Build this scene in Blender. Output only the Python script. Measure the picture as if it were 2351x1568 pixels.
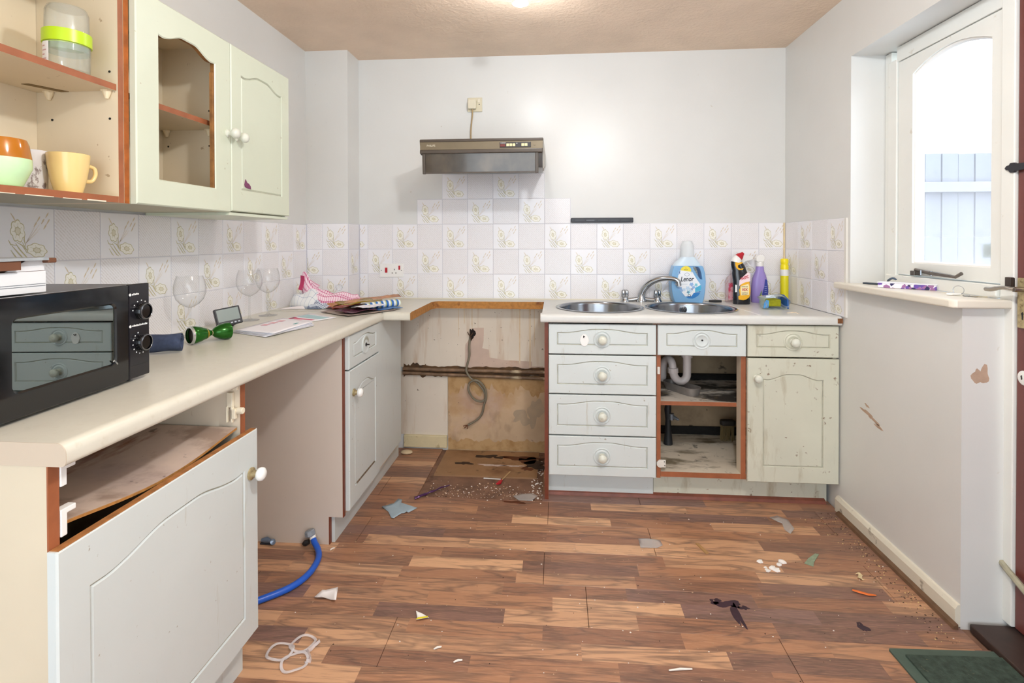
import bpy, bmesh, math, random
from mathutils import Vector, Matrix
from math import pi, sin, cos, radians
random.seed(7)
S = bpy.context.scene
COL = S.collection
for o in list(bpy.data.objects):
    bpy.data.objects.remove(o)

# ------------------------------------------------------------ camera, world, lamps, exposure
cd = bpy.data.cameras.new('camera')
cam = bpy.data.objects.new('camera', cd)
COL.objects.link(cam)
cd.sensor_fit = 'HORIZONTAL'
cd.sensor_width = 36.0
cd.lens = 1205.78 / 2351 * 36.0
cd.shift_x = -(1181.54 - 1175.5) / 2351
cd.shift_y = -(784 - 564.64) / 2351
cd.clip_start = 0.02
r_ = Vector((0.99687112, 0.07902607, -0.00168533))
u_ = Vector((9.24162870e-04, 9.66745959e-03, 9.99952842e-01))
f_ = Vector((-0.07903864, 0.99682567, -0.00956418))
mw = Matrix.Identity(4)
for i in range(3):
    mw[i][0] = r_[i]
    mw[i][1] = u_[i]
    mw[i][2] = -f_[i]
    mw[i][3] = (0.06773477, -3.046488, 1.22661654)[i]
cam.matrix_world = mw
S.camera = cam

W = bpy.data.worlds.new('overcast_sky')
S.world = W
W.use_nodes = True
bg = W.node_tree.nodes['Background']
bg.inputs['Color'].default_value = (0.83, 0.92, 1.0, 1)
bg.inputs['Strength'].default_value = 1.5

def lamp(name, loc, power, radius, color):
    l = bpy.data.lights.new(name, 'POINT')
    l.energy = power
    l.shadow_soft_size = radius
    l.color = color
    o = bpy.data.objects.new(name, l)
    o.location = loc
    COL.objects.link(o)
    return o
lamp('ceiling_lamp_light', (-0.08, -0.86, 2.17), 2.2, 0.035, (0.97, 0.98, 1.0))
lamp('ceiling_lamp_light', (0.42, -2.32, 2.15), 18, 0.05, (0.93, 0.97, 1.0))

S.view_settings.view_transform = 'Standard'
S.view_settings.look = 'None'
S.view_settings.exposure = 1.54
S.view_settings.gamma = 1.0
S.view_settings.use_curve_mapping = False
S.cycles.max_bounces = 10
S.cycles.diffuse_bounces = 6
S.cycles.transparent_max_bounces = 24
S.cycles.caustics_reflective = False
S.cycles.caustics_refractive = False
S.cycles.sample_clamp_indirect = 6

# ------------------------------------------------------------ materials
MATS = {}
def rgb(h):
    c = [int(h[i:i + 2], 16) / 255 for i in (0, 2, 4)]
    return tuple(x / 12.92 if x <= .04045 else ((x + .055) / 1.055) ** 2.4 for x in c)

class NT:
    def __init__(s, name):
        m = bpy.data.materials.new(name)
        m.use_nodes = True
        s.m = m
        s.t = m.node_tree
        s.n = s.t.nodes
        s.b = s.n['Principled BSDF']
        s.out = s.n['Material Output']
    def node(s, typ, **kw):
        n = s.n.new(typ)
        for k, v in kw.items():
            setattr(n, k, v)
        return n
    def link(s, a, b):
        s.t.links.new(a, b)
    def val(s, sock, v):
        if hasattr(v, 'links') or isinstance(v, bpy.types.NodeSocket):
            s.link(v, sock)
        else:
            sock.default_value = v
    def math(s, op, a, b=0.0, c=None):
        n = s.node('ShaderNodeMath', operation=op)
        s.val(n.inputs[0], a)
        s.val(n.inputs[1], b)
        if c is not None:
            s.val(n.inputs[2], c)
        return n.outputs[0]
    def coord(s, world=False, scale=(1, 1, 1), rot=(0, 0, 0)):
        if world:
            src = s.node('ShaderNodeNewGeometry').outputs['Position']
        else:
            src = s.node('ShaderNodeTexCoord').outputs['Object']
        mp = s.node('ShaderNodeMapping')
        mp.inputs['Scale'].default_value = scale
        mp.inputs['Rotation'].default_value = rot
        s.link(src, mp.inputs['Vector'])
        return mp.outputs['Vector']
    def noise(s, vec, scale, detail=4, rough=.55, dist=0):
        n = s.node('ShaderNodeTexNoise')
        s.link(vec, n.inputs['Vector'])
        n.inputs['Scale'].default_value = scale
        n.inputs['Detail'].default_value = detail
        n.inputs['Roughness'].default_value = rough
        n.inputs['Distortion'].default_value = dist
        return n.outputs['Fac']
    def ramp(s, fac, lo, hi):
        n = s.node('ShaderNodeMapRange')
        n.clamp = True
        s.val(n.inputs['Value'], fac)
        n.inputs['From Min'].default_value = lo
        n.inputs['From Max'].default_value = hi
        return n.outputs['Result']
    def mix(s, fac, a, b, mode='MIX'):
        n = s.node('ShaderNodeMix', data_type='RGBA', blend_type=mode)
        s.val(n.inputs[0], fac)
        for sk, v in ((n.inputs[6], a), (n.inputs[7], b)):
            if isinstance(v, bpy.types.NodeSocket):
                s.link(v, sk)
            else:
                sk.default_value = (*v[:3], 1)
        return n.outputs[2]
    def bump(s, h, strength=.2, dist=.002):
        n = s.node('ShaderNodeBump')
        n.inputs['Strength'].default_value = strength
        n.inputs['Distance'].default_value = dist
        s.link(h, n.inputs['Height'])
        s.link(n.outputs['Normal'], s.b.inputs['Normal'])

def mat(name, col, rough=.5, metal=0, var=0, vs=6, stains=(), bump=0, bs=80, bd=.001, world=False, coat=0, spec=.5, stretch=(1, 1, 1)):
    if name in MATS:
        return MATS[name]
    t = NT(name)
    if isinstance(col, str):
        col = rgb(col)
    c = col
    v = t.coord(world) if (var or stains or bump) else None
    if var:
        vv = t.coord(world, stretch)
        dark = tuple(x * (1 - var) for x in col)
        lite = tuple(min(1, x * (1 + var * .6)) for x in col)
        c = t.mix(t.ramp(t.noise(vv, vs), .3, .7), dark, lite)
    for st in stains:
        sc = st.get('stretch', (1, 1, 1))
        vv = t.coord(world, sc)
        off = t.node('ShaderNodeVectorMath', operation='ADD')
        t.link(vv, off.inputs[0])
        off.inputs[1].default_value = (st.get('seed', 0) * 3.7, st.get('seed', 0) * 1.9, st.get('seed', 0))
        f = t.ramp(t.noise(off.outputs[0], st['scale'], st.get('detail', 5), .6, st.get('dist', 0)), st['lo'], st['hi'])
        f = t.math('MULTIPLY', f, st.get('amt', 1))
        sc_ = st['col']
        c = t.mix(f, c, rgb(sc_) if isinstance(sc_, str) else sc_)
    if isinstance(c, tuple):
        t.b.inputs['Base Color'].default_value = (*c[:3], 1)
    else:
        t.link(c, t.b.inputs['Base Color'])
    t.b.inputs['Roughness'].default_value = rough
    t.b.inputs['Metallic'].default_value = metal
    t.b.inputs['Specular IOR Level'].default_value = spec
    if coat:
        t.b.inputs['Coat Weight'].default_value = coat
        t.b.inputs['Coat Roughness'].default_value = .05
    if bump:
        t.bump(t.noise(v, bs, 3), bump, bd)
    MATS[name] = t.m
    return t.m

def clear(name, tint, alpha=.06, gloss=1.0, body=None, fog=None):
    """thin clear glass or plastic: transparent with facing dependent gloss and a little body colour"""
    if name in MATS:
        return MATS[name]
    t = NT(name)
    t.n.remove(t.b)
    tr = t.node('ShaderNodeBsdfTransparent')
    tr.inputs[0].default_value = (*tint, 1)
    gl = t.node('ShaderNodeBsdfGlossy')
    gl.inputs['Roughness'].default_value = .02
    lw = t.node('ShaderNodeLayerWeight')
    lw.inputs['Blend'].default_value = .5
    f = t.math('MULTIPLY', t.math('MULTIPLY_ADD', t.math('POWER', lw.outputs['Facing'], 4.0), .55, .035), gloss)
    t.link(t.mix(t.math('POWER', lw.outputs['Facing'], 3.5), tint, tuple(x * .62 for x in tint)), tr.inputs[0])
    m1 = t.node('ShaderNodeMixShader')
    t.link(f, m1.inputs[0]); t.link(tr.outputs[0], m1.inputs[1]); t.link(gl.outputs[0], m1.inputs[2])
    df = t.node('ShaderNodeBsdfDiffuse')
    df.inputs[0].default_value = (*(body or (.9, .9, .9)), 1)
    tl = t.node('ShaderNodeBsdfTranslucent')
    tl.inputs[0].default_value = (*(body or (.9, .9, .9)), 1)
    md = t.node('ShaderNodeMixShader')
    md.inputs[0].default_value = .12
    t.link(df.outputs[0], md.inputs[1]); t.link(tl.outputs[0], md.inputs[2])
    m2 = t.node('ShaderNodeMixShader')
    if fog:
        z = t.node('ShaderNodeSeparateXYZ')
        t.link(t.node('ShaderNodeNewGeometry').outputs['Position'], z.inputs[0])
        g = t.ramp(z.outputs[2], fog[1], fog[0])
        g = t.math('MULTIPLY', g, fog[2])
        t.link(t.math('ADD', g, alpha), m2.inputs[0])
    else:
        m2.inputs[0].default_value = alpha
    t.link(m1.outputs[0], m2.inputs[1]); t.link(md.outputs[0], m2.inputs[2])
    t.link(m2.outputs[0], t.out.inputs[0])
    MATS[name] = t.m
    return t.m

def emit(name, col, strength):
    t = NT(name)
    t.b.inputs['Emission Color'].default_value = (*col, 1)
    t.b.inputs['Emission Strength'].default_value = strength
    return t.m

# ------------------------------------------------------------ mesh builder
ORG = {}
class MB:
    def __init__(s):
        s.bm = bmesh.new()
        s.mi = 0
    def face(s, pts, mi=None):
        vs = [s.bm.verts.new(p) for p in pts]
        f = s.bm.faces.new(vs)
        f.material_index = s.mi if mi is None else mi
        return f
    def box(s, x0, x1, y0, y1, z0, z1, mi=None, faces=None):
        """faces: dict of side -> material index"""
        v = [s.bm.verts.new(p) for p in ((x0, y0, z0), (x1, y0, z0), (x1, y1, z0), (x0, y1, z0), (x0, y0, z1), (x1, y0, z1), (x1, y1, z1), (x0, y1, z1))]
        q = {'-z': (0, 3, 2, 1), '+z': (4, 5, 6, 7), '-y': (0, 1, 5, 4), '+x': (1, 2, 6, 5), '+y': (2, 3, 7, 6), '-x': (3, 0, 4, 7)}
        for k, idx in q.items():
            f = s.bm.faces.new([v[i] for i in idx])
            f.material_index = (faces or {}).get(k, s.mi if mi is None else mi)
        return v
    def prism(s, pts, axis, a, b, mi=None, mside=None):
        def P(p, t):
            return {'x': (t, p[0], p[1]), 'y': (p[0], t, p[1]), 'z': (p[0], p[1], t)}[axis]
        A = [s.bm.verts.new(P(p, a)) for p in pts]
        B = [s.bm.verts.new(P(p, b)) for p in pts]
        m = s.mi if mi is None else mi
        fs = [s.bm.faces.new(A), s.bm.faces.new(B[::-1])]
        for f in fs:
            f.material_index = m
        n = len(pts)
        for i in range(n):
            f = s.bm.faces.new((A[i], B[i], B[(i + 1) % n], A[(i + 1) % n]))
            f.material_index = m if mside is None else mside
        return A + B
    def rings(s, rs, cap0=True, cap1=True, closed=True, mi=None):
        """rs: list of lists of points (same length)"""
        m = s.mi if mi is None else mi
        V = [[s.bm.verts.new(p) for p in r] for r in rs]
        n = len(rs[0])
        for a, b in zip(V[:-1], V[1:]):
            for i in range(n if closed else n - 1):
                f = s.bm.faces.new((a[i], a[(i + 1) % n], b[(i + 1) % n], b[i]))
                f.material_index = m
        if cap0:
            f = s.bm.faces.new(V[0][::-1]); f.material_index = m
        if cap1:
            f = s.bm.faces.new(V[-1]); f.material_index = m
        return V
    def lathe(s, prof, o=(0, 0, 0), ax=(0, 0, 1), seg=24, mi=None, cap0=True, cap1=True):
        ax = Vector(ax).normalized()
        t = Vector((1, 0, 0)) if abs(ax.x) < .9 else Vector((0, 1, 0))
        e1 = (t - ax * t.dot(ax)).normalized()
        e2 = ax.cross(e1)
        o = Vector(o)
        rs = [[o + ax * h + (e1 * cos(2 * pi * i / seg) + e2 * sin(2 * pi * i / seg)) * max(r, 1e-5) for i in range(seg)] for r, h in prof]
        return s.rings(rs, cap0, cap1, True, mi)
    def cyl(s, p0, p1, r, seg=14, mi=None, r1=None):
        p0 = Vector(p0); p1 = Vector(p1)
        return s.lathe([(r, 0), (r if r1 is None else r1, (p1 - p0).length)], p0, p1 - p0, seg, mi)
    def tube(s, path, r, seg=10, mi=None, flat=1.0):
        P = [Vector(p) for p in path]
        rs = []
        e1 = None
        for i, p in enumerate(P):
            d = (P[min(i + 1, len(P) - 1)] - P[max(i - 1, 0)]).normalized()
            if e1 is None:
                t = Vector((0, 0, 1)) if abs(d.z) < .9 else Vector((1, 0, 0))
                e1 = (t - d * t.dot(d)).normalized()
            else:
                e1 = (e1 - d * e1.dot(d)).normalized()
            e2 = d.cross(e1)
            rr = r[i] if isinstance(r, (list, tuple)) else r
            rs.append([p + (e1 * cos(2 * pi * k / seg) * flat + e2 * sin(2 * pi * k / seg)) * rr for k in range(seg)])
        return s.rings(rs, mi=mi)
    def loft(s, sl, seg=24, mi=None, power=2.0):
        """sl: (z, xc, yc, rx, ry) superellipse slices"""
        rs = []
        for z, xc, yc, rx, ry in sl:
            r = []
            for i in range(seg):
                a = 2 * pi * i / seg
                c, n = cos(a), sin(a)
                r.append((xc + rx * math.copysign(abs(c) ** (2 / power), c), yc + ry * math.copysign(abs(n) ** (2 / power), n), z))
            rs.append(r)
        return s.rings(rs, mi=mi)
    def sheet(s, f, nu, nv, mi=None, thick=0):
        V = [[s.bm.verts.new(f(i / nu, j / nv)) for j in range(nv + 1)] for i in range(nu + 1)]
        for i in range(nu):
            for j in range(nv):
                q = s.bm.faces.new((V[i][j], V[i + 1][j], V[i + 1][j + 1], V[i][j + 1]))
                q.material_index = (s.mi if mi is None else mi) if not callable(mi) else mi(i, j)
        return V
    def xf(s, M, verts=None):
        bmesh.ops.transform(s.bm, matrix=M, verts=verts or s.bm.verts[:])
        return s
    def build(s, name, mats, parent=None, smooth=0, bevel=0, bseg=2, org=None, solid=0, keep=False):
        me = bpy.data.meshes.new(name)
        if parent is not None:
            org = ORG[parent.name]
        elif org is None:
            xs = [v.co for v in s.bm.verts]
            org = Vector(((min(p.x for p in xs) + max(p.x for p in xs)) / 2, (min(p.y for p in xs) + max(p.y for p in xs)) / 2, min(p.z for p in xs)))
        org = Vector(org)
        bmesh.ops.translate(s.bm, vec=-org, verts=s.bm.verts[:])
        if not keep:
            bmesh.ops.recalc_face_normals(s.bm, faces=s.bm.faces[:])
        s.bm.to_mesh(me)
        s.bm.free()
        for m in (mats if isinstance(mats, (list, tuple)) else [mats]):
            me.materials.append(m)
        if smooth:
            me.polygons.foreach_set('use_smooth', [True] * len(me.polygons))
            me.set_sharp_from_angle(angle=radians(smooth))
        o = bpy.data.objects.new(name, me)
        COL.objects.link(o)
        if parent is not None:
            o.parent = parent
        else:
            o.location = org
        ORG[o.name] = org
        if solid:
            md = o.modifiers.new('thickness', 'SOLIDIFY'); md.thickness = solid; md.offset = 0
        if bevel:
            md = o.modifiers.new('bevel', 'BEVEL'); md.width = bevel; md.segments = bseg; md.limit_method = 'ANGLE'; md.angle_limit = radians(40)
        return o

def tag(o, label=None, cat=None, group=None, kind=None):
    for k, v in (('label', label), ('category', cat), ('group', group), ('kind', kind)):
        if v:
            o[k] = v
    return o
def root(name, loc, label, cat, group=None):
    o = bpy.data.objects.new(name, None)
    o.empty_display_size = .05
    o.location = loc
    COL.objects.link(o)
    ORG[o.name] = Vector(loc)
    return tag(o, label, cat, group)

def text(parent, s, org, size, xd, yd, m, name='lettering', wrap=None, sx=1.0, shear=0, depth=.0003, bold=0):
    c = bpy.data.curves.new('t', 'FONT')
    c.body = s
    c.size = size
    c.align_x = 'CENTER'
    c.align_y = 'CENTER'
    c.shear = shear
    c.offset = bold
    c.extrude = depth
    o = bpy.data.objects.new('t', c)
    COL.objects.link(o)
    bpy.context.view_layer.update()
    me = bpy.data.meshes.new_from_object(o.evaluated_get(bpy.context.evaluated_depsgraph_get()))
    bpy.data.objects.remove(o)
    xd = Vector(xd).normalized(); yd = Vector(yd).normalized(); n = xd.cross(yd)
    base = Vector(org) - ORG[parent.name]
    for v in me.vertices:
        p = xd * v.co.x * sx + yd * v.co.y + n * v.co.z
        q = base + p
        if wrap:
            q = q + n * wrap(v.co.x * sx, v.co.y)
        v.co = q
    me.materials.clear()
    me.materials.append(m)
    ob = bpy.data.objects.new(name, me)
    COL.objects.link(ob)
    ob.parent = parent
    ORG[ob.name] = ORG[parent.name]
    return ob

def curve_pts(P, n=8, closed=False):
    """Catmull-Rom"""
    P = [Vector(p) for p in P]
    out = []
    N = len(P)
    for i in range(N if closed else N - 1):
        p1, p2 = P[i % N], P[(i + 1) % N]
        p0 = P[i - 1] if (closed or i > 0) else p1
        p3 = P[(i + 2) % N] if (closed or i + 2 < N) else p2
        for k in range(n):
            t = k / n
            out.append(.5 * ((2 * p1) + (p2 - p0) * t + (2 * p0 - 5 * p1 + 4 * p2 - p3) * t * t + (3 * p1 - p0 - 3 * p2 + p3) * t ** 3))
    if not closed:
        out.append(P[-1])
    return out

# ------------------------------------------------------------ dimensions
XL, XR, ZC, WT = -1.345, 1.34, 2.302, .886
TP, TZ = .15, .1466

# colours
M_WALL = mat('wall_paint', 'D9DAD8', .32, var=.035, vs=2.2, bump=.25, bs=120, bd=.0008, world=True,
             stains=[dict(col='B3A792', scale=26, lo=.74, hi=.80, amt=.6, detail=2)])
M_GROUT = mat('grout', 'CDCED8', .8, var=.06, vs=9, world=True)
M_TILE = mat('tile_white', 'EDEDF1', .22, world=True, var=.02, vs=3)
M_OCH = mat('tile_ochre_line', 'BFB892', .3)
M_PALE = mat('tile_flower_cream', 'EFEEE6', .3)
M_SOFT = mat('tile_flower_centre', 'DCD8C4', .3)
M_MIDP = mat('tile_wheat', 'D3C4AA', .3)
M_CEIL = mat('ceiling_artex', 'E4CDB6', .55, var=.10, vs=3.0, bump=.9, bs=55, bd=.004, world=True)
M_SAGE = mat('unit_paint_warm_lit', 'CFD6C3', .38, var=.03, vs=5, bump=.08, bs=40,  # wall units: same paint as the base units, warmer light put into the colour
             stains=[dict(col='8C7B55', scale=34, lo=.715, hi=.76, amt=.55, detail=3), dict(col='B5B38F', scale=3, lo=.58, hi=.8, amt=.35, seed=2)])
M_BASE = mat('unit_paint_cool_lit', 'CFD7D7', .36, var=.025, vs=5, bump=.08, bs=40,  # base units: cooler light on the lower fronts put into the colour
             stains=[dict(col='7A6644', scale=55, lo=.70, hi=.75, amt=.6, detail=3), dict(col='9A8C68', scale=9, lo=.64, hi=.78, amt=.5, stretch=(4, 4, .5), seed=3)])
M_DIRTY = mat('grimy_unit_paint', 'CDCEBE', .4, var=.05, vs=6, bump=.08, bs=40,
              stains=[dict(col='6B4426', scale=30, lo=.665, hi=.72, amt=.8, detail=4), dict(col='8C7A50', scale=7, lo=.56, hi=.76, amt=.6, stretch=(3, 3, .6), seed=4),
                      dict(col='4A3A2C', scale=16, lo=.70, hi=.76, amt=.7, seed=8)])
M_GROOVE = mat('groove_shade', 'ADAC9C', .6, var=.35, vs=30)  # darker than the fronts: shading inside the panel grooves put into the colour
M_MELA = mat('cream_melamine', 'DED2BE', .45, var=.04, vs=4, stains=[dict(col='A58A62', scale=18, lo=.70, hi=.78, amt=.55, stretch=(2, 2, .7))])
M_MELD = mat('stained_melamine', 'C9BCA6', .5, var=.12, vs=7, stains=[dict(col='5A4632', scale=9, lo=.55, hi=.72, amt=.85), dict(col='2C2520', scale=24, lo=.63, hi=.72, amt=.8, seed=3)])
M_MELG = mat('pinkish_melamine', 'CDC3BE', .45, var=.03, vs=4)
M_EDGE = mat('brown_edging', '9A5A38', .5, var=.15, vs=25)
M_EDGD = mat('dark_brown_edging', '74351C', .5, var=.2, vs=25)
M_WORK = mat('worktop_laminate', 'D5D2C5', .3, var=.035, vs=30, stains=[dict(col='B5AC95', scale=60, lo=.55, hi=.8, amt=.35)])
M_WORKR = mat('worktop_laminate_pale', 'D2D3D0', .3, var=.03, vs=30, stains=[dict(col='B39A74', scale=6, lo=.6, hi=.8, amt=.35, seed=5)])
M_CHIP = mat('raw_chipboard', 'B07A3C', .8, var=.25, vs=60, bump=.3, bs=180, stains=[dict(col='5E2A14', scale=10, lo=.6, hi=.7, amt=.8)])
M_BLACK = mat('black_gloss', '0B0C0F', .12, coat=.3)
M_BLKM = mat('black_matt', '141416', .5)
M_CHROME = mat('chrome', 'B2B6BB', .12, metal=1)
M_STEEL = mat('brushed_steel', '90949A', .2, metal=1)
M_WHITE = mat('white_plastic', 'EDEDEB', .35)
M_CREAMP = mat('aged_plastic', 'D3CBB2', .4)
M_RED = mat('red_plastic', 'B5182A', .4)
M_PAPER = mat('white_paper', 'ECEBF0', .7)

# ------------------------------------------------------------ room shell
def struct(o):
    return tag(o, kind='structure')

# floor
SUB = mat('bare_subfloor', '80604E', .75, var=.3, vs=12, world=True,
          stains=[dict(col='4A2E20', scale=9, lo=.58, hi=.68, amt=.7), dict(col='8A6A55', scale=5, lo=.6, hi=.75, amt=.6, seed=4)], bump=.4, bs=60)
b = MB(); b.box(XL - .1, XR + .35, -4.4, .1, -.12, -.008)
floor = struct(b.build('floor', SUB, org=(0, 0, -.12)))

def laminate():
    t = NT('walnut_laminate')
    g = t.node('ShaderNodeNewGeometry').outputs['Position']
    sp = t.node('ShaderNodeSeparateXYZ'); t.link(g, sp.inputs[0])
    row = t.math('FLOOR', t.math('DIVIDE', t.math('ADD', sp.outputs[1], .58), .2 / 3))
    wn = t.node('ShaderNodeTexWhiteNoise', noise_dimensions='1D'); t.link(row, wn.inputs['W'])
    xx = t.math('ADD', t.math('DIVIDE', sp.outputs[0], .43), t.math('MULTIPLY', wn.outputs['Value'], 9.0))
    blk = t.math('FLOOR', xx)
    cv = t.node('ShaderNodeCombineXYZ'); t.link(row, cv.inputs[0]); t.link(blk, cv.inputs[1])
    w2 = t.node('ShaderNodeTexWhiteNoise', noise_dimensions='2D'); t.link(cv.outputs[0], w2.inputs['Vector'])
    cr = t.node('ShaderNodeValToRGB'); t.link(w2.outputs['Value'], cr.inputs[0])
    e = cr.color_ramp.elements
    e[0].position = 0; e[0].color = (*rgb('866860'), 1)
    e[1].position = 1; e[1].color = (*rgb('D9AC86'), 1)
    for p, c in ((.22, '84604F'), (.42, '9C7057'), (.62, 'AE7F60'), (.82, 'C89B78')):
        k = cr.color_ramp.elements.new(p); k.color = (*rgb(c), 1)
    # grain, offset per block
    off = t.node('ShaderNodeVectorMath', operation='MULTIPLY_ADD')
    t.link(w2.outputs['Color'], off.inputs[0]); off.inputs[1].default_value = (7, 7, 7); t.link(g, off.inputs[2])
    mp = t.node('ShaderNodeMapping'); t.link(off.outputs[0], mp.inputs[0]); mp.inputs['Scale'].default_value = (2.2, 26, 1)
    n1 = t.noise(mp.outputs[0], 2.0, 6, .62, .9)
    c = t.mix(t.math('MULTIPLY', t.ramp(n1, .50, .66), .55), cr.outputs[0], rgb('6A4E44'))
    mp2 = t.node('ShaderNodeMapping'); t.link(off.outputs[0], mp2.inputs[0]); mp2.inputs['Scale'].default_value = (1.2, 9, 1)
    n2 = t.noise(mp2.outputs[0], 1.5, 3, .5, 1.6)
    band = t.math('SUBTRACT', 1.0, t.math('MULTIPLY', t.math('ABSOLUTE', t.math('SUBTRACT', n2, .52)), 15))
    c = t.mix(t.math('MULTIPLY', t.ramp(band, 0, 1), .6), c, rgb('5E4A42'))
    n3 = t.noise(t.coord(True, (6, 90, 1)), 3, 4, .6)
    c = t.mix(t.math('MULTIPLY', t.ramp(n3, .5, .75), .3), c, rgb('DDB08C'))
    c = t.mix(t.math('MULTIPLY', t.ramp(t.noise(t.coord(True), 2.3, 5, .6), .6, .8), .35), c, rgb('8C7B72'))
    t.link(c, t.b.inputs['Base Color'])
    t.b.inputs['Roughness'].default_value = .38
    return t.m
LAM = laminate()
row_seams = {-2: [-.9, .28], -1: [.457, -.79], 0: [.03, -1.17, 1.23], 1: [.455, -.75], 2: [.02, -1.18, 1.22], 3: [.17, -1.03], 4: [-.45, .75], 5: [.30, -.90], 6: [-.15, 1.05]}
for k in range(-3, 19):
    y1 = -.58 - .2 * k
    y0 = y1 - .2
    if y0 > 0: continue
    ss = row_seams.get(k) or [random.uniform(-1.2, -.1)]
    if k not in row_seams:
        ss = [ss[0], ss[0] + 1.2]
    xs = [XL] + sorted(x for x in ss if XL < x < XR + .3) + [XR + (.0 if y1 > -1.3 else .2)]
    for xa, xb in zip(xs[:-1], xs[1:]):
        segs = [(xa, xb, y0, min(y1, -.002))]
        if k < 0:       # laminate torn out of the cooker space
            cut0, cut1 = -.60, .0
            segs = []
            if xa < cut0: segs.append((xa, min(xb, cut0), y0, min(y1, -.002)))
            if xb > cut1: segs.append((max(xa, cut1), xb, y0, min(y1, -.002)))
        for (a, c, d, e) in segs:
            if c - a < .02: continue
            b = MB(); b.box(a + .0008, c - .0008, d + .0004, e - .0004, -.008, 0)
            b.build('plank', LAM, floor, bevel=.0008, bseg=1)

# torn underlay and stains are flat parts of the floor
def blob(n, rx, ry, amp, seed, rot=0):
    rr = random.Random(seed)
    ph = [rr.uniform(0, 6.28) for _ in range(6)]
    out = []
    for i in range(n):
        a = 2 * pi * i / n
        r = 1 + amp * sum(sin((j + 2) * a + ph[j]) / (1 + .4 * j) for j in range(6)) * .45
        x, y = rx * r * cos(a), ry * r * sin(a)
        out.append((x * cos(rot) - y * sin(rot), x * sin(rot) + y * cos(rot)))
    return out
def floor_stain(x, y, rx, ry, m, seed, z=.0006, rot=0, amp=.5):
    b = MB(); b.prism([(x + p[0], y + p[1]) for p in blob(30, rx, ry, amp, seed, rot)], 'z', z - .0005, z)
    b.build('stain', m, floor)
STD = mat('dark_spill', '2A1712', .5, var=.3, vs=20)
STR = mat('rusty_spill', '5A2A12', .5, var=.4, vs=20)
STP = mat('purple_spill', '3A2430', .5, var=.3, vs=30)
STW = mat('white_residue', 'C9B7AE', .7, var=.3, vs=40)
for a in ((-.33, -.09, .055, .022, STD, 1), (-.25, -.10, .035, .015, STD, 2), (-.44, -.19, .04, .02, STD, 3), (-.13, -.10, .09, .03, STR, 4), (-.05, -.18, .06, .05, STD, 5), (-.09, -.13, .06, .035, STR, 6),
          (-.28, -.205, .06, .014, STW, 7), (-.17, -.205, .05, .010, STW, 8), (-.09, -.235, .03, .022, STR, 9)):
    floor_stain(*a, z=.0006)
for a in ((-.08, -.552, .035, .028, STP, 11), (-.13, -.60, .05, .012, STR, 12), (.657, -1.285, .012, .06, STP, 13), (.645, -1.235, .04, .018, STP, 14), (.605, -1.225, .018, .014, STP, 15), (1.035, -1.31, .012, .022, STP, 16), (.69, -1.25, .015, .01, STP, 18)):
    floor_stain(*a, z=.0008)
HB = mat('hardboard', '9A7654', .6, var=.18, vs=9, stains=[dict(col='5A3018', scale=6, lo=.55, hi=.7, amt=.6), dict(col='3A2418', scale=14, lo=.62, hi=.7, amt=.7, seed=5)])
b = MB(); b.box(-.575, -.032, -.338, -.012, -.008, 0)
o = b.build('hardboard_patch', HB, floor)

# ceiling
b = MB(); b.box(XL - .1, XR + .35, -4.4, .1, ZC, ZC + .1)
struct(b.build('ceiling', M_CEIL, org=(0, 0, ZC)))

# walls
b = MB(); b.box(XL - .1, XR + .25, .004, .12, -.1, ZC + .05)
wall_back = struct(b.build('wall_back', M_WALL, org=(0, .06, 0)))
b = MB(); b.box(XL - .12, XL - .004, -4.4, .12, -.1, ZC + .05)
wall_left = struct(b.build('wall_left', M_WALL, org=(XL - .06, -2, 0)))
b = MB()
yw, yd, ye, XO = -.652, -1.286, -2.12, 1.60
b.box(XR + .004, XO, yw, .12, -.1, ZC + .05)
b.box(XR + .004, XO, yd, yw, -.1, 1.018)
b.box(XR + .004, XO, ye, yw, 2.025, ZC + .05)
b.box(XR + .004, XO, -4.4, ye, -.1, ZC + .05)
wall_right = struct(b.build('wall_right', M_WALL, org=(1.47, -2, 0)))
# unseen rear wall, added behind the camera; its wide opening sets the rear daylight
b = MB()
b.box(XL - .12, -1.05, -4.5, -4.4, -.1, ZC + .05); b.box(1.15, XO, -4.5, -4.4, -.1, ZC + .05); b.box(-1.05, 1.15, -4.5, -4.4, 2.12, ZC + .05)
struct(b.build('wall_front_added', M_WALL, org=(0, -4.45, 0)))
# boxed pipe column in the left corner
b = MB(); b.box(XL - .02, -1.1035, -.1655, .01, 0, ZC + .01)
column = struct(b.build('trim_1', M_WALL, org=(-1.22, -.08, 0)))

# bare plaster marks on the right wall
PL = mat('bare_plaster', 'B49A86', .8, var=.12, vs=40)
b = MB(); b.prism([(1.40 + p[0], .80 + p[1]) for p in blob(26, .022, .030, .5, 21)], 'y', yd - .0006, yd)
b.build('plaster_patch', PL, wall_right)
for (y, z, ry, rz, sd) in ((-.80, .51, .05, .010, 3), (-.86, .485, .028, .006, 5), (-.78, .545, .012, .006, 8)):
    b = MB(); b.prism([(y + p[0], z + p[1]) for p in blob(22, ry, rz, .6, sd, .25)], 'x', XR + .0034, XR + .004)
    b.build('plaster_patch', PL, wall_right)

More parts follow.
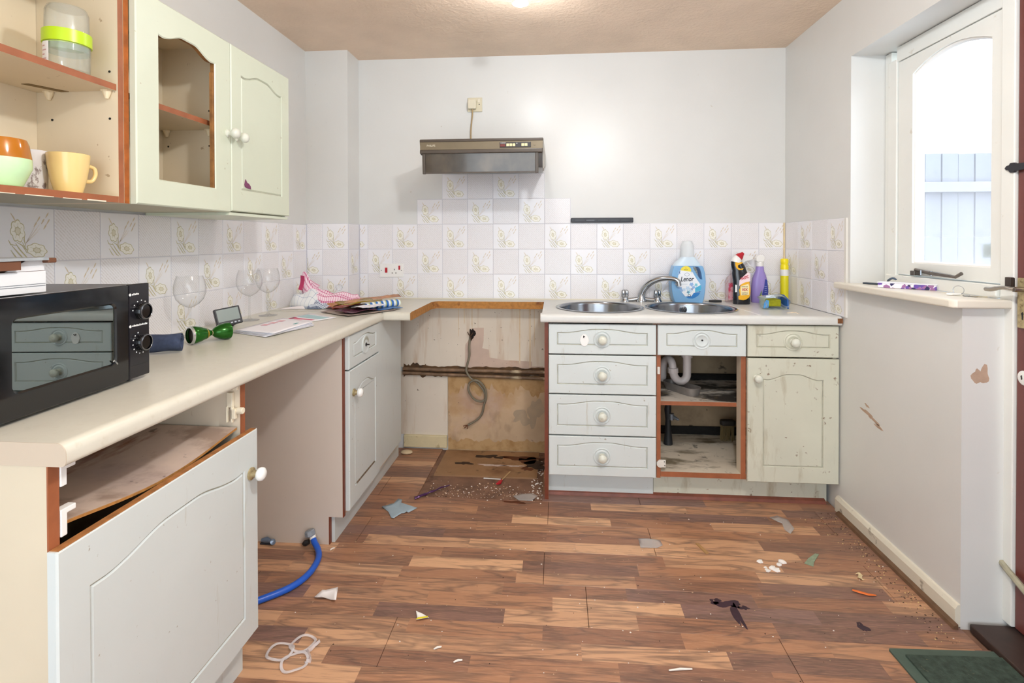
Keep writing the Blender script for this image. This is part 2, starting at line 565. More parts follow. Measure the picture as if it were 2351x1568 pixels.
# ------------------------------------------------------------ tiles
def flower_geo(b, W_, H_, z0):
    """printed motif as thin polygons; local u right, v up, +z out"""
    def P(u, v, k): return ((u - .5) * W_, (v - .5) * H_, z0 + k)
    def ribbon(pts, w, mi, k=.0003):
        pts = [Vector((p[0], p[1])) for p in pts]
        L, R = [], []
        for i, p in enumerate(pts):
            d = (pts[min(i + 1, len(pts) - 1)] - pts[max(i - 1, 0)]).normalized()
            n = Vector((-d.y, d.x))
            ww = w * (1 if 0 < i < len(pts) - 1 else .4)
            L.append(p + n * ww); R.append(p - n * ww)
        for i in range(len(pts) - 1):
            b.face([P(*L[i], k), P(*R[i], k), P(*R[i + 1], k), P(*L[i + 1], k)], mi)
    def flower(cx, cy, rx, ry, rot, lobes, seed):
        def ring(f, amp):
            out = []
            for i in range(lobes * 5):
                a = 2 * pi * i / (lobes * 5)
                r = f * (1 + amp * abs(sin(lobes * a / 2 + seed)))
                x, y = rx * r * cos(a), ry * r * sin(a)
                out.append((cx + x * cos(rot) - y * sin(rot), cy + x * sin(rot) + y * cos(rot)))
            return out
        b.face([P(u, v, .00025) for u, v in ring(.95, .22)], 1)
        b.face([P(u, v, .0004) for u, v in ring(.86, .22)], 2)
        b.face([P(u, v, .00055) for u, v in ring(.36, .3)], 1)
        b.face([P(u, v, .0007) for u, v in ring(.28, .3)], 4)
        for i in range(lobes):
            a = 2 * pi * (i + .5) / lobes - 2 * seed / lobes
            q = [(rx * f * cos(a), ry * f * sin(a)) for f in (.5, .8)]
            ribbon([(cx + x * cos(rot) - y * sin(rot), cy + x * sin(rot) + y * cos(rot)) for x, y in q], .006, 1, .0006)
    flower(.32, .56, .115, .185, .12, 7, 0)
    flower(.66, .21, .175, .115, -.25, 7, 1)
    for t in ((.88, .92), (.80, .80), (.72, .84), (.84, .70), (.66, .74), (.90, .80)):   # wheat stalks
        x, y = t
        ribbon([(.46, .34), (.5 + (x - .5) * .55, .34 + (y - .34) * .6)], .005, 3)
        ribbon([(x - .055, y - .10), (x - .02, y - .04), (x, y)], .014, 3, .0005)
    ribbon([(.20, .88), (.25, .80), (.29, .72)], .012, 3)
    for pts in ([(.22, .30), (.30, .20), (.40, .08), (.45, .05)], [(.28, .34), (.36, .22), (.46, .10), (.5, .06)], [(.2, .22), (.28, .10), (.32, .06)], [(.40, .36), (.45, .25), (.52, .16)],
                [(.44, .52), (.43, .40), (.46, .28)], [(.30, .36), (.40, .30), (.48, .16)], [(.16, .40), (.2, .32), (.3, .3)]):
        ribbon(pts, .011, 1)

def tile_mesh(flower, w=TP, h=TZ, crop=None):
    """crop=(u0,u1) keeps a slice of the tile"""
    b = MB()
    g = .0011
    x0, x1, y0, y1 = -w / 2 + g, w / 2 - g, -h / 2 + g, h / 2 - g
    if crop:
        x0, x1 = max(x0, (crop[0] - .5) * w + g * .5), min(x1, (crop[1] - .5) * w - g * .5)
    t, e = .0052, .0016
    V = [(x0, y0), (x1, y0), (x1, y1), (x0, y1)]
    I = [(x0 + e, y0 + e), (x1 - e, y0 + e), (x1 - e, y1 - e), (x0 + e, y1 - e)]
    b.rings([[(p[0], p[1], 0) for p in V], [(p[0], p[1], t - e * .6) for p in V], [(p[0], p[1], t) for p in I]], cap0=False)
    if flower:
        nf = len(b.bm.faces)
        flower_geo(b, w, h, t)
        if crop:
            motif = b.bm.faces[:][nf:]
            for xx, sgn in ((x0 + e, -1), (x1 - e, 1)):
                motif = [f for f in b.bm.faces if f.is_valid and f.calc_center_median().z > t + .0001]
                geo = list({v for f in motif for v in f.verts}) + list({e_ for f in motif for e_ in f.edges}) + motif
                bmesh.ops.bisect_plane(b.bm, geom=geo, plane_co=(xx, 0, 0), plane_no=(sgn, 0, 0), clear_outer=True)
    me = bpy.data.meshes.new('tile')
    b.bm.normal_update()
    b.bm.to_mesh(me); b.bm.free()
    for m in ((M_TILE if flower else M_HATCH), M_OCH, M_PALE, M_MIDP, M_SOFT):
        me.materials.append(m)
    return me

def hatch():
    t = NT('tile_diagonal_weave')
    v = t.coord(False, rot=(0, 0, radians(45)))
    w = t.node('ShaderNodeTexWave', wave_type='BANDS', bands_direction='Y')
    t.link(v, w.inputs['Vector'])
    w.inputs['Scale'].default_value = 42
    w.inputs['Distortion'].default_value = .6
    w.inputs['Detail'].default_value = 1
    n = t.noise(t.coord(False), 300, 2)
    f = t.math('MULTIPLY', t.ramp(w.outputs['Fac'], .35, .85), t.ramp(n, .3, .6))
    t.link(t.mix(f, rgb('EBEAEE'), rgb('DAD7D7')), t.b.inputs['Base Color'])
    t.b.inputs['Roughness'].default_value = .26
    t.bump(f, .25, .0006)
    return t.m
M_HATCH = hatch()
TM = {}
def tile(parent, origin, rot, flower, crop=None):
    key = (flower, crop)
    if key not in TM:
        TM[key] = tile_mesh(flower, crop=crop)
    o = bpy.data.objects.new('tile', TM[key])
    o.parent = parent
    o.location = Vector(origin) - ORG[parent.name]
    o.rotation_euler = rot
    COL.objects.link(o)
    return o
RB = (pi / 2, 0, 0)              # faces -y
RL = (pi / 2, 0, pi / 2)         # faces +x
RR = (pi / 2, 0, -pi / 2)        # faces -x
# grout beds
def grout(parent, x0, x1, y0, y1, z0, z1):
    b = MB(); b.box(x0, x1, y0, y1, z0, z1); b.build('grout_bed', M_GROUT, parent)
grout(wall_back, -1.10, XR + .003, -.0007, .0045, WT, WT + 3 * TZ)
grout(wall_back, -.75, .15, -.0007, .0045, WT + 3 * TZ, WT + 4 * TZ)
grout(wall_back, -.60, 0, -.0007, .0045, WT + 4 * TZ, WT + 5 * TZ)
TY = .0033
for j in range(3):
    z = WT + (j + .5) * TZ
    for k in range(-8, 9):
        fl = (k + j) % 2 == 0
        crop = None
        if k == -8: crop = (.665, 1.0)
        if k == 8: crop = (0.0, .93)
        tile(wall_back, (k * TP + TP / 2, TY, z), RB, (fl), crop)
for k in range(-5, 1):
    tile(wall_back, (k * TP + TP / 2, TY, WT + 3.5 * TZ), RB, (k + 3) % 2 == 0)
for k in range(-4, 0):
    tile(wall_back, (k * TP + TP / 2, TY, WT + 4.5 * TZ), RB, (k + 4) % 2 == 0)
# column: front and side
grout(column, XL, -1.1008, -.1705, -.1655, WT, WT + 3 * TZ)
grout(column, -1.1035, -1.0980, -.1703, .002, WT, WT + 3 * TZ)
for j in range(3):
    z = WT + (j + .5) * TZ
    tile(column, (-1.1015 - TP / 2, -.1665, z), RB, j % 2 == 0)
    tile(column, (-1.1015 - 1.5 * TP, -.1665, z), RB, j % 2 == 1, (.40, 1.0))
    tile(column, (-1.1020, -.168 + TP / 2, z), RL, j % 2 == 1)
# left wall
ZL = WT - .0066
grout(wall_left, XL - .0045, XL + .0007, -2.5, -.168, ZL, ZL + 3 * TZ)
for j in range(3):
    z = ZL + (j + .5) * TZ
    for k in range(0, 15):
        tile(wall_left, (XL - .0033, -.3218 + .15 - (k + .5) * TP, z), RL, (k + j) % 2 == 0)
# right wall
grout(wall_right, XR - .0007, XR + .0045, -.62, .003, WT, WT + 3 * TZ)

for j in range(3):
    z = WT + (j + .5) * TZ
    for k in range(4):
        yb = -.17 - (k - 1) * TP
        tile(wall_right, (XR + .0033, yb - TP / 2 + (0), z), RR, (k + j) % 2 == 1)
# edge trim strip of the right hand tiles
b = MB(); b.box(XR - .004, XR + .004, -.632, -.618, WT, WT + 3 * TZ)
b.build('tile_edge_strip', mat('plaster_white', 'DEDCD6', .6), wall_right)
b = MB(); b.cyl((XR - .003, -.005, WT), (XR - .003, -.005, WT + 3 * TZ), .006, 8)
b.build('sealant_bead', mat('yellowed_sealant', 'E0CCA0', .5, var=.15, vs=30), wall_right)
# sealant between worktop and tiles
b = MB(); b.box(-1.10, XR, -.004, .002, WT - .002, WT + .006)
b.build('sealant_strip', mat('sealant_cream', 'DDD8C8', .5), wall_back)

# ------------------------------------------------------------ bare wall behind the missing cooker
PA = mat('dirty_plaster', 'D9CFC0', .75, var=.05, vs=4, stains=[dict(col='B48A5C', scale=7, lo=.55, hi=.75, amt=.5, stretch=(3.2, 1, .35)), dict(col='4A3424', scale=30, lo=.70, hi=.74, amt=.8, detail=3), dict(col='C9B06A', scale=3, lo=.6, hi=.8, amt=.35, seed=6)])
PB = mat('water_stained_board', 'C2A788', .75, var=.16, vs=5, stains=[dict(col='9A6A2A', scale=2.2, lo=.50, hi=.66, amt=.6, seed=21), dict(col='A87C40', scale=4, lo=.52, hi=.7, amt=.6), dict(col='6A5A48', scale=6, lo=.6, hi=.75, amt=.6, seed=9, stretch=(1, 1, .5)), dict(col='B59A9A', scale=5, lo=.5, hi=.7, amt=.4, seed=2), dict(col='3A281C', scale=26, lo=.69, hi=.73, amt=.8, detail=3)])
PC = mat('bare_pink_plaster', 'C9B3A4', .8, var=.10, vs=9, stains=[dict(col='B07E4E', scale=8, lo=.58, hi=.72, amt=.5)])
b = MB(); b.box(-.95, .0, -.0015, .004, .48, .85); b.build('plaster_panel', PA, wall_back)
b = MB(); b.box(-.95, -.571, -.0015, .004, .082, .455); b.build('plaster_panel', PA, wall_back)
b = MB(); b.box(-.569, .0, -.003, .004, -.006, .44); b.build('backing_board', PB, wall_back)
def grime(name, base, c1):
    t = NT(name)
    v = t.coord(True)
    n2 = t.noise(t.coord(True), 14, 5, .6)
    c = t.mix(t.ramp(n2, .45, .7), rgb(base), rgb(c1))
    t.link(c, t.b.inputs['Base Color'])
    t.b.inputs['Roughness'].default_value = .8
    return t.m
M_SOAK = grime('mouldy_band', '5E4226', '22170F')
M_OCHR = grime('ochre_soak', 'B59468', '9A7446')
M_SMUD = grime('grey_smudge', 'A5937C', 'B39C80')
M_STRK = grime('brown_streak', 'D6C4A8', 'CBB290')
def ragged(nm, x0, x1, zt, zb, at, ab, m, y, seed, n=44):
    rr = random.Random(seed)
    top = [(x0 + (x1 - x0) * i / n, zt + at * (rr.random() - .5) + at * .6 * sin(i * .7 + seed)) for i in range(n + 1)]
    bot = [(x0 + (x1 - x0) * i / n, zb + ab * (rr.random() - .6) + ab * .7 * sin(i * .5 + seed * 2)) for i in range(n, -1, -1)]
    b = MB(); b.prism(top + bot, 'y', y - .0004, y + .0004); b.build(nm, m, wall_back)
ragged('mould_band', -.834, -.001, .489, .436, .006, .010, M_SOAK, -.0040, 3)
ragged('soaked_band', -.568, -.001, .440, .355, .002, .040, M_OCHR, -.0034, 5)
ragged('soaked_band', -.568, -.001, .060, .0, .014, .001, M_OCHR, -.0034, 8)
ragged('mould_band', -.834, -.70, .50, .44, .012, .02, M_SOAK, -.0026, 9, 14)
b = MB(); b.prism([(-.055 + p[0], .235 + p[1]) for p in blob(30, .045, .07, .5, 31)], 'y', -.0038, -.003); b.build('grey_smudge', M_SMUD, wall_back)
b = MB(); b.prism([(-.135 + p[0], .20 + p[1]) for p in blob(30, .05, .04, .5, 33)], 'y', -.0036, -.003); b.build('grey_smudge', M_SMUD, wall_back)
for (x, w, z1_, z0_) in ((-.47, .003, .84, .74), (-.425, .003, .84, .74), (-.505, .002, .84, .66), (-.145, .004, .84, .53), (-.085, .0045, .84, .51), (-.06, .002, .84, .60)):
    ragged('drip_streak', x - w, x + w, z1_, z0_, .0, .03, M_STRK, -.0019, int(x * -100), 6)
pp = [(-0.405, 0.718), (-0.355, 0.719), (-0.357, 0.64), (-0.365, 0.599), (-0.326, 0.591), (-0.324, 0.546), (-0.233, 0.531), (-0.073, 0.525), (-0.073, 0.496), (-0.008, 0.498), (-0.008, 0.481), (-0.468, 0.481), (-0.465, 0.618), (-0.44, 0.656), (-0.432, 0.713)]
b = MB(); b.prism(pp, 'y', -.0022, -.0012); b.build('bare_patch', PC, wall_back)
b = MB(); b.prism([(-.423 + p[0], .683 + p[1]) for p in blob(20, .014, .036, .5, 4)], 'y', -.003, -.002)
b.build('cable_hole', mat('dark_hole', '1B120E', .9), wall_back)
b = MB()
rr = random.Random(3)
for _ in range(30):
    x, z = rr.uniform(-.80, -.05), rr.uniform(.5, .83)
    l, a = rr.uniform(.002, .009), rr.uniform(.8, 2.2)
    w = rr.uniform(.0008, .0016)
    b.prism([(x - w, z), (x + w, z + .001), (x + l * cos(a) + w * .5, z + l * sin(a))], 'y', -.0024, -.0014)
o = b.build('scuff_marks', STD, wall_back); o['kind'] = 'stuff'
b = MB(); b.box(-.832, -.573, -.017, .004, .010, .082)
struct(b.build('baseboard_back', mat('dirty_skirting', 'D3C6A0', .5, var=.12, vs=10, stains=[dict(col='8A6E3C', scale=20, lo=.6, hi=.7, amt=.6)]), bevel=.004))
PIPE = mat('grimy_pipe', '7A6048', .55, var=.45, vs=22, stains=[dict(col='D2C2A2', scale=8, lo=.55, hi=.62, amt=.8, stretch=(.4, 1, 1)), dict(col='1E140E', scale=14, lo=.56, hi=.64, amt=.9, seed=4)])
for (z0, z1, yy, lab) in ((.473, .467, -.016, 'grimy water pipe along the wall above the other, behind the cooker space'), (.449, .430, -.015, 'grimy sloping water pipe, lower of the two behind the cooker space')):
    b = MB(); b.tube([(-.835 + .0835 * i, yy + .0012 * sin(i * 2.1), z0 + (z1 - z0) * i / 10) for i in range(11)], .0105, 10)
    tag(b.build('water_pipe', PIPE, smooth=40), lab, 'pipe')
cp = [(-0.436, 0.667), (-0.439, 0.61), (-0.436, 0.562), (-0.449, 0.504), (-0.453, 0.472), (-0.429, 0.432), (-0.388, 0.4), (-0.355, 0.36), (-0.343, 0.32), (-0.363, 0.295), (-0.404, 0.306), (-0.437, 0.35), (-0.437, 0.399), (-0.404, 0.42), (-0.371, 0.409), (-0.343, 0.369), (-0.338, 0.32), (-0.352, 0.271), (-0.364, 0.222), (-0.396, 0.185), (-0.446, 0.155)]
yy = [.0, -.022, -.03, -.036, -.038, -.034, -.028, -.026, -.026, -.03, -.034, -.036, -.038, -.040, -.040, -.038, -.038, -.034, -.03, -.028, -.028]
b = MB(); b.tube(curve_pts([(x, y - .001, z) for (x, z), y in zip(cp, yy)], 5), .0062, 8)
cable = tag(b.build('cooker_cable', mat('grey_cable', '77705F', .5), smooth=40), 'thick grey cooker cable with a loop hanging out of the wall', 'cable')
b = MB()
for (dx, dz) in ((.008, -.022), (-.010, -.018), (-.016, -.006)):
    b.tube([(-.446, -.029, .155), (-.446 + dx * .5 - .006, -.031, .155 + dz * .5), (-.446 + dx - .012, -.032, .155 + dz)], .0022, 6)
b.build('wire_end', mat('copper_wire', '6A3A20', .4, metal=.6), cable)
b = MB()
for (dx, dz) in ((.016, .022), (-.016, .026), (-.002, .030), (.012, .012), (.014, -.012), (.006, -.024)):
    b.tube([(-.434, -.012, .668), (-.434 + dx * .6, -.016, .668 + dz * .6), (-.434 + dx, -.008, .668 + dz)], .0024, 6)
b.build('frayed_wire', mat('brown_wire', '4A3424', .6), cable)

# ------------------------------------------------------------ cabinet fronts
def outline(w, h, mx, mb, shoulder, rise, kind, n=28):
    """panel outline, counter clockwise from bottom left; (u, v) with v up"""
    x0, x1 = mx, w - mx
    top = h - shoulder
    pts = [(x0, mb)]
    for i in range(1, 6): pts.append((x0 + (x1 - x0) * i / 6, mb))
    pts.append((x1, mb))
    for i in range(1, 6): pts.append((x1, mb + (top - mb) * i / 6))
    for i in range(n + 1):
        t = i / n
        u = x1 + (x0 - x1) * t
        q = abs(2 * t - 1)                 # 1 at shoulder, 0 in the middle
        if kind == 'low':
            k = max(0, min(1, (.86 - q) / .86)); a = sin(k * pi / 2) ** 1.0 if k > 0 else 0
            a = .5 - .5 * cos(pi * min(1, k * 1.15))
        else:
            k = max(0, min(1, (.80 - q) / .62)); a = .5 - .5 * cos(pi * k)
            dip = -.10 * max(0, 1 - abs(q - .84) / .14)
            a += dip
        pts.append((u, top + rise * a))
    for i in range(1, 6): pts.append((x0, top - (top - mb) * i / 6))
    return pts

def offset_in(pts, d):
    n = len(pts)
    out = []
    for i in range(n):
        p0, p, p1 = Vector(pts[i - 1]), Vector(pts[i]), Vector(pts[(i + 1) % n])
        a = (p - p0).normalized(); c = (p1 - p).normalized()
        n1 = Vector((-a.y, a.x)); n2 = Vector((-c.y, c.x))
        m = (n1 + n2)
        m = m / max(.6, m.length_squared / 2)
        out.append((p.x + m.x * d, p.y + m.y * d))
    return out

def front(name, parent, origin, ud, nd, w, h, mats, t=.018, mx=.04, mb=.045, shoulder=.06, rise=.016, kind='low', hole=False, lean=0):
    """a moulded door or drawer front. origin = lower left corner of the back face, ud = across, nd = outward"""
    ud, nd, o = Vector(ud), Vector(nd), Vector(origin)
    b = MB()
    def P(u, v, d): return o + ud * u + Vector((0, 0, 1)) * v + nd * d
    pts = outline(w, h, mx, mb, shoulder, rise, kind)
    def clampr(p, i):
        n0 = 7
        u, v = p
        N = len(pts)
        if i == 0: return (0, 0)
        if i < 6: return ((u - mx) / (w - 2 * mx) * w, 0)
        if i == 6: return (w, 0)
        if i < 12: return (w, (v - mb) / (h - shoulder - mb) * h)
        if i <= 12 + 28: return ((u - mx) / (w - 2 * mx) * w, h)
        return (0, (v - mb) / (h - shoulder - mb) * h)
    R = [clampr(p, i) for i, p in enumerate(pts)]
    c = .003
    R2 = [(min(max(u, c), w - c), min(max(v, c), h - c)) for u, v in R]
    if hole:
        rs = [[P(u, v, 0) for u, v in pts], [P(u, v, 0) for u, v in R], [P(u, v, t - c) for u, v in R], [P(u, v, t) for u, v in R2], [P(u, v, t) for u, v in pts], [P(u, v, t - .003) for u, v in offset_in(pts, .003)]]
        V = b.rings(rs, False, False)
        n = len(pts)
        for i in range(n):      # inner edge of the opening: raw wood
            f = b.bm.faces.new((V[0][i], V[0][(i + 1) % n], V[5][(i + 1) % n], V[5][i])); f.material_index = 1
    else:
        g1, g2, g3, g4 = offset_in(pts, .0022), offset_in(pts, .0050), offset_in(pts, .0085), offset_in(pts, .014)
        V = b.rings([[P(u, v, 0) for u, v in R], [P(u, v, t - c) for u, v in R], [P(u, v, t) for u, v in R2], [P(u, v, t) for u, v in pts], [P(u, v, t - .0045) for u, v in g1]], True, False)
        n = len(pts)
        prev = V[-1]
        for rr_, dd, mi in ((g2, .0045, 1), (g3, .0012, 0)):
            cur = [b.bm.verts.new(P(u, v, t - dd)) for u, v in rr_]
            for i in range(n):
                f = b.bm.faces.new((prev[i], prev[(i + 1) % n], cur[(i + 1) % n], cur[i])); f.material_index = mi
            prev = cur
        b.bm.faces.new(prev)
    return b.build(name, mats, parent, smooth=30)

def knob(parent, p, nd, r=.019, m=None, base=None, name='knob'):
    b = MB()
    b.lathe([(.0, 0), (r * .75, 0), (r * .75, .003), (r * .45, .006), (r * .42, .014), (r * .7, .018), (r * .95, .023), (r, .029), (r * .9, .035), (r * .6, .040), (.0, .042)], p, nd, 20)
    return b.build(name, m or M_SAGEK, parent, smooth=50)
def rosette(parent, p, nd, m):
    b = MB()
    b.lathe([(.041, -.004), (.041, .0008), (.038, .0026), (.035, .0008), (.0325, -.002), (.030, .0008), (.026, .003), (.023, .0015), (.020, -.0006), (.0, -.0006)], p, nd, 32)
    return b.build('rosette', m, parent, smooth=40)
M_SAGEK = mat('knob_paint', 'D6D8CC', .3, var=.03, vs=30, stains=[dict(col='9C946C', scale=60, lo=.6, hi=.75, amt=.5)])
M_BRASS = mat('tarnished_brass', 'B3A27A', .4, metal=.4, var=.3, vs=70, stains=[dict(col='6E5A34', scale=60, lo=.58, hi=.66, amt=.7)])

# ------------------------------------------------------------ drawer unit and sink unit on the back wall
YF = -.562          # back of the fronts; faces stand at -.58
FB = [M_BASE, M_GROOVE]
FD = [M_DIRTY, M_GROOVE]
u1 = root('drawer_cabinet', (.28, -.30, 0), 'pale painted base cabinet with four moulded drawers, left of the open sink cupboard', 'cabinet')
b = MB()
b.box(.012, .030, -.56, -.02, .0, .846, faces={'-y': 1})
b.build('side_panel', [mat('rotten_panel', 'CDBBA0', .6, var=.08, vs=6, stains=[dict(col='5A3420', scale=7, lo=.5, hi=.68, amt=.8)]), M_EDGD], u1)
b = MB(); b.box(.517, .531, -.56, -.02, .12, .846, faces={'-y': 1}); b.build('side_panel', [M_MELA, M_EDGE], u1)
b = MB(); b.box(.031, .516, -.055, -.045, .13, .84); b.build('back_panel', M_MELA, u1)
b = MB(); b.box(.031, .516, -.555, -.045, .122, .136); b.build('bottom_panel', M_MELA, u1)
b = MB(); b.box(.024, .529, -.498, -.482, .002, .121); b.build('plinth', M_BASE, u1, bevel=.001)
for i, (z0, z1) in enumerate(((.697, .837), (.511, .691), (.317, .505), (.126, .311))):
    d = front('drawer_front', u1, (.032, YF, z0), (1, 0, 0), (0, -1, 0), .496, z1 - z0, FB, mx=.038, mb=.041, shoulder=.038 if i == 0 else .042, rise=.017)
    zc = (z0 + z1) / 2
    rosette(d, (.28, YF - .018, zc), (0, -1, 0), M_BASE)
    knob(d, (.28, YF - .0175, zc), (0, -1, 0), .0205)
    if i == 0:
        b = MB(); b.prism([(.198 + .021 * cos(a) * (1 if sin(a) > -.2 else .86), zc - .004 + .029 * sin(a) - .004 * cos(a) ** 2) for a in [2 * pi * q / 28 for q in range(28)]], 'y', YF - .0225, YF - .0185)
        hk = b.build('adhesive_hook', M_WHITE, d, bevel=.0012)
        hk['label'] = 'white egg shaped adhesive hook'
        b = MB(); b.tube([(.194, YF - .0225, zc + .016), (.194, YF - .030, zc + .010), (.197, YF - .032, zc + .016), (.199, YF - .030, zc + .014)], .0018, 6)
        b.build('hook_pin', M_BLKM, d)
# sink unit
u2 = root('sink_cabinet', (.935, -.30, 0), 'double sink cabinet with an open left cupboard and grimy right door', 'cabinet')
b = MB(); b.box(.5335, .552, -.56, -.02, .12, .846, faces={'-y': 1}); b.build('side_panel', [M_MELD, M_EDGE], u2)
b = MB(); b.box(.914, .936, -.5605, -.503, .126, .70, faces={'-y': 1}); b.build('divider_post', [M_MELA, M_EDGE], u2)
b = MB(); b.box(1.318, 1.334, -.56, -.02, .12, .846); b.build('side_panel', M_MELA, u2)
b = MB(); b.box(.553, 1.317, -.5595, -.06, .126, .150, faces={'-y': 1, '+z': 2}); b.build('bottom_panel', [M_MELA, M_EDGE, mat('mouldy_shelf_liner', 'D3CBBB', .7, var=.1, vs=8, stains=[dict(col='5C5034', scale=9, lo=.5, hi=.64, amt=.85, stretch=(.5, 1.4, 1)), dict(col='1E1B18', scale=12, lo=.60, hi=.70, amt=.9, seed=3), dict(col='26221E', scale=40, lo=.66, hi=.71, amt=.9, seed=5)])], u2)
b = MB(); b.box(.553, 1.317, -.502, -.06, .443, .462, faces={'-y': 1, '+z': 2})
b.build('shelf', [M_MELD, M_EDGE, mat('dirty_shelf_top', 'D2CABF', .65, var=.08, vs=9, stains=[dict(col='191613', scale=4, lo=.48, hi=.58, amt=.95, seed=2, stretch=(1, 2, 1)), dict(col='6A5A40', scale=16, lo=.58, hi=.68, amt=.8)])], u2)
b = MB(); b.box(.553, 1.317, -.056, -.046, .152, .83)
b.build('back_panel', mat('damp_back_panel', '9A8468', .8, var=.15, vs=6, stains=[dict(col='2E241C', scale=22, lo=.62, hi=.68, amt=.8), dict(col='5E4834', scale=5, lo=.5, hi=.7, amt=.6, seed=4)]), u2)
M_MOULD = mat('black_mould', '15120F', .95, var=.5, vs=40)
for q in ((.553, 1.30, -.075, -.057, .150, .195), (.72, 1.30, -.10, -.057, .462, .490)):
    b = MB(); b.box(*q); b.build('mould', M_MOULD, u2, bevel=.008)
b = MB(); b.box(.775, 1.317, -.09, -.058, .655, .70); b.build('rail', M_BLKM, u2)
b = MB(); b.box(.532, 1.329, -.489, -.473, .002, .119); b.build('plinth', M_DIRTY, u2, bevel=.001)
d = front('drawer_front', u2, (.535, YF, .697), (1, 0, 0), (0, -1, 0), .396, .141, FB, mx=.038, mb=.041, shoulder=.038, rise=.017)
rosette(d, (.733, YF - .018, .767), (0, -1, 0), M_BASE)
b = MB(); b.cyl((.735, YF - .016, .769), (.735, YF - .0215, .769), .004, 8); b.build('screw', M_BLKM, d)
d = front('drawer_front', u2, (.938, YF, .697), (1, 0, 0), (0, -1, 0), .398, .143, FD, mx=.038, mb=.041, shoulder=.038, rise=.017)
rosette(d, (1.137, YF - .018, .767), (0, -1, 0), M_DIRTY)
knob(d, (1.137, YF - .0175, .767), (0, -1, 0), .0205)
d = front('door', u2, (.938, YF, .124), (1, 0, 0), (0, -1, 0), .400, .566, FD, mx=.067, mb=.072, shoulder=.093, rise=.023, kind='arch')
knob(d, (.976, YF - .0175, .602), (0, -1, 0), .0185)
# hinge plates left behind where the door is missing
b = MB()
b.box(.545, .575, -.566, -.558, .171, .206); b.cyl((.550, -.558, .188), (.550, -.569, .188), .0175, 20)
b.build('hinge', mat('hinge_white', 'D9D6CE', .4), u2, bevel=.002)
b = MB(); b.box(.536, .548, -.566, -.56, .605, .640); b.build('hinge', MATS['hinge_white'], u2, bevel=.002)
b = MB()
for (x, z) in ((.556, .196), (.568, .198), (.570, .180), (.556, .178), (.563, .188)):
    b.cyl((x, -.566, z), (x, -.5665, z), .0026, 8)
b.build('screw_hole', M_BLKM, u2)

# things inside the sink cupboard
wp = root('waste_pipe', (.70, -.28, .48), 'white plastic sink trap in the open cupboard under the sink', 'pipe')
WP = mat('white_pipe', 'D9CFCB', .35, var=.05, vs=20)
b = MB(); b.tube(curve_pts([(.735, -.30, .715), (.735, -.30, .64), (.735, -.30, .57), (.732, -.30, .528), (.712, -.30, .507), (.688, -.30, .510), (.670, -.30, .535), (.664, -.30, .57)], 6), .0205, 14); b.build('trap_bend', WP, wp, smooth=50)
b = MB(); b.tube(curve_pts([(.664, -.30, .560), (.662, -.30, .585), (.659, -.293, .604), (.651, -.272, .612), (.641, -.248, .604), (.633, -.228, .58), (.630, -.215, .54), (.630, -.21, .485)], 6), .0195, 14); b.build('outlet_bend', WP, wp, smooth=50)
b = MB(); b.lathe([(.022, 0), (.0265, .001), (.0265, .026), (.022, .027)], (.665, -.30, .548), (-.05, 0, 1), 12); b.build('union_nut', WP, wp)
b = MB(); b.lathe([(.022, 0), (.0275, .001), (.0275, .026), (.022, .027)], (.735, -.30, .628), (0, 0, 1), 12); b.lathe([(.0225, 0), (.032, .001), (.032, .02), (.024, .03)], (.735, -.30, .668), (0, 0, 1), 12); b.build('union_nut', WP, wp)
def rounded_poly(cx, cy, lx, ly, r, n=5, rot=0):
    P = []
    for (sx, sy, a0) in ((1, 1, 0), (-1, 1, 90), (-1, -1, 180), (1, -1, 270)):
        for i in range(n + 1):
            a = radians(a0 + 90 * i / n)
            P.append((sx * (lx - r) + r * cos(a), sy * (ly - r) + r * sin(a)))
    return [(cx + x * cos(rot) - y * sin(rot), cy + x * sin(rot) + y * cos(rot)) for x, y in P]
b = MB()
TR = [(rounded_poly(.700, -.335, .095, .034, .03, rot=-.95), .462), (rounded_poly(.700, -.335, .105, .042, .035, rot=-.95), .502), (rounded_poly(.700, -.335, .102, .039, .033, rot=-.95), .502), (rounded_poly(.700, -.335, .092, .031, .028, rot=-.95), .466)]
b.rings([[(x, y, z) for x, y in p] for p, z in TR])
tag(b.build('drip_tray', mat('dull_aluminium', '8E8884', .45, metal=.5, var=.15, vs=30), smooth=40), 'dull metal drip tray under the white sink trap', 'tray')
st = root('stop_tap', (.66, -.22, .152), 'dark supply pipe with a stop tap at the bottom of the sink cupboard', 'tap')
b = MB(); b.tube([(.655, -.24, .455), (.655, -.24, .40), (.652, -.235, .34), (.655, -.23, .28), (.656, -.225, .22), (.656, -.225, .153)], [.009, .011, .018, .014, .018, .024], 10); b.build('pipe', mat('dark_pipe', '1E2024', .5, var=.3, vs=30), st, smooth=50)
b = MB(); b.tube([(.66, -.24, .30), (.68, -.26, .305), (.70, -.275, .298)], [.006, .010, .006], 8); b.cyl((.668, -.25, .29), (.668, -.25, .322), .013, 10); b.build('valve', mat('grey_valve', '7A8088', .4, metal=.5), st, smooth=40)
sb = root('scrubbing_brush', (.985, -.15, .150), 'dark scrubbing brush at the back right of the open sink cupboard', 'brush')
b = MB(); b.prism(rounded_poly(.985, -.15, .040, .02, .018), 'z', .235, .262); b.build('handle', mat('dark_brush_wood', '231C16', .6), sb, bevel=.006)
b = MB()
rr = random.Random(5)
for i in range(46):
    x, y = .951 + .068 * rr.random(), -.166 + .032 * rr.random()
    b.tube([(x, y, .236), (x + .010 * (x - .985) * 30 * .04 + rr.uniform(-.004, .004), y + rr.uniform(-.004, .004), .1515)], .0018, 4)
o = b.build('bristles', mat('bristle_straw', '7A6844', .8), sb); o['kind'] = 'stuff'

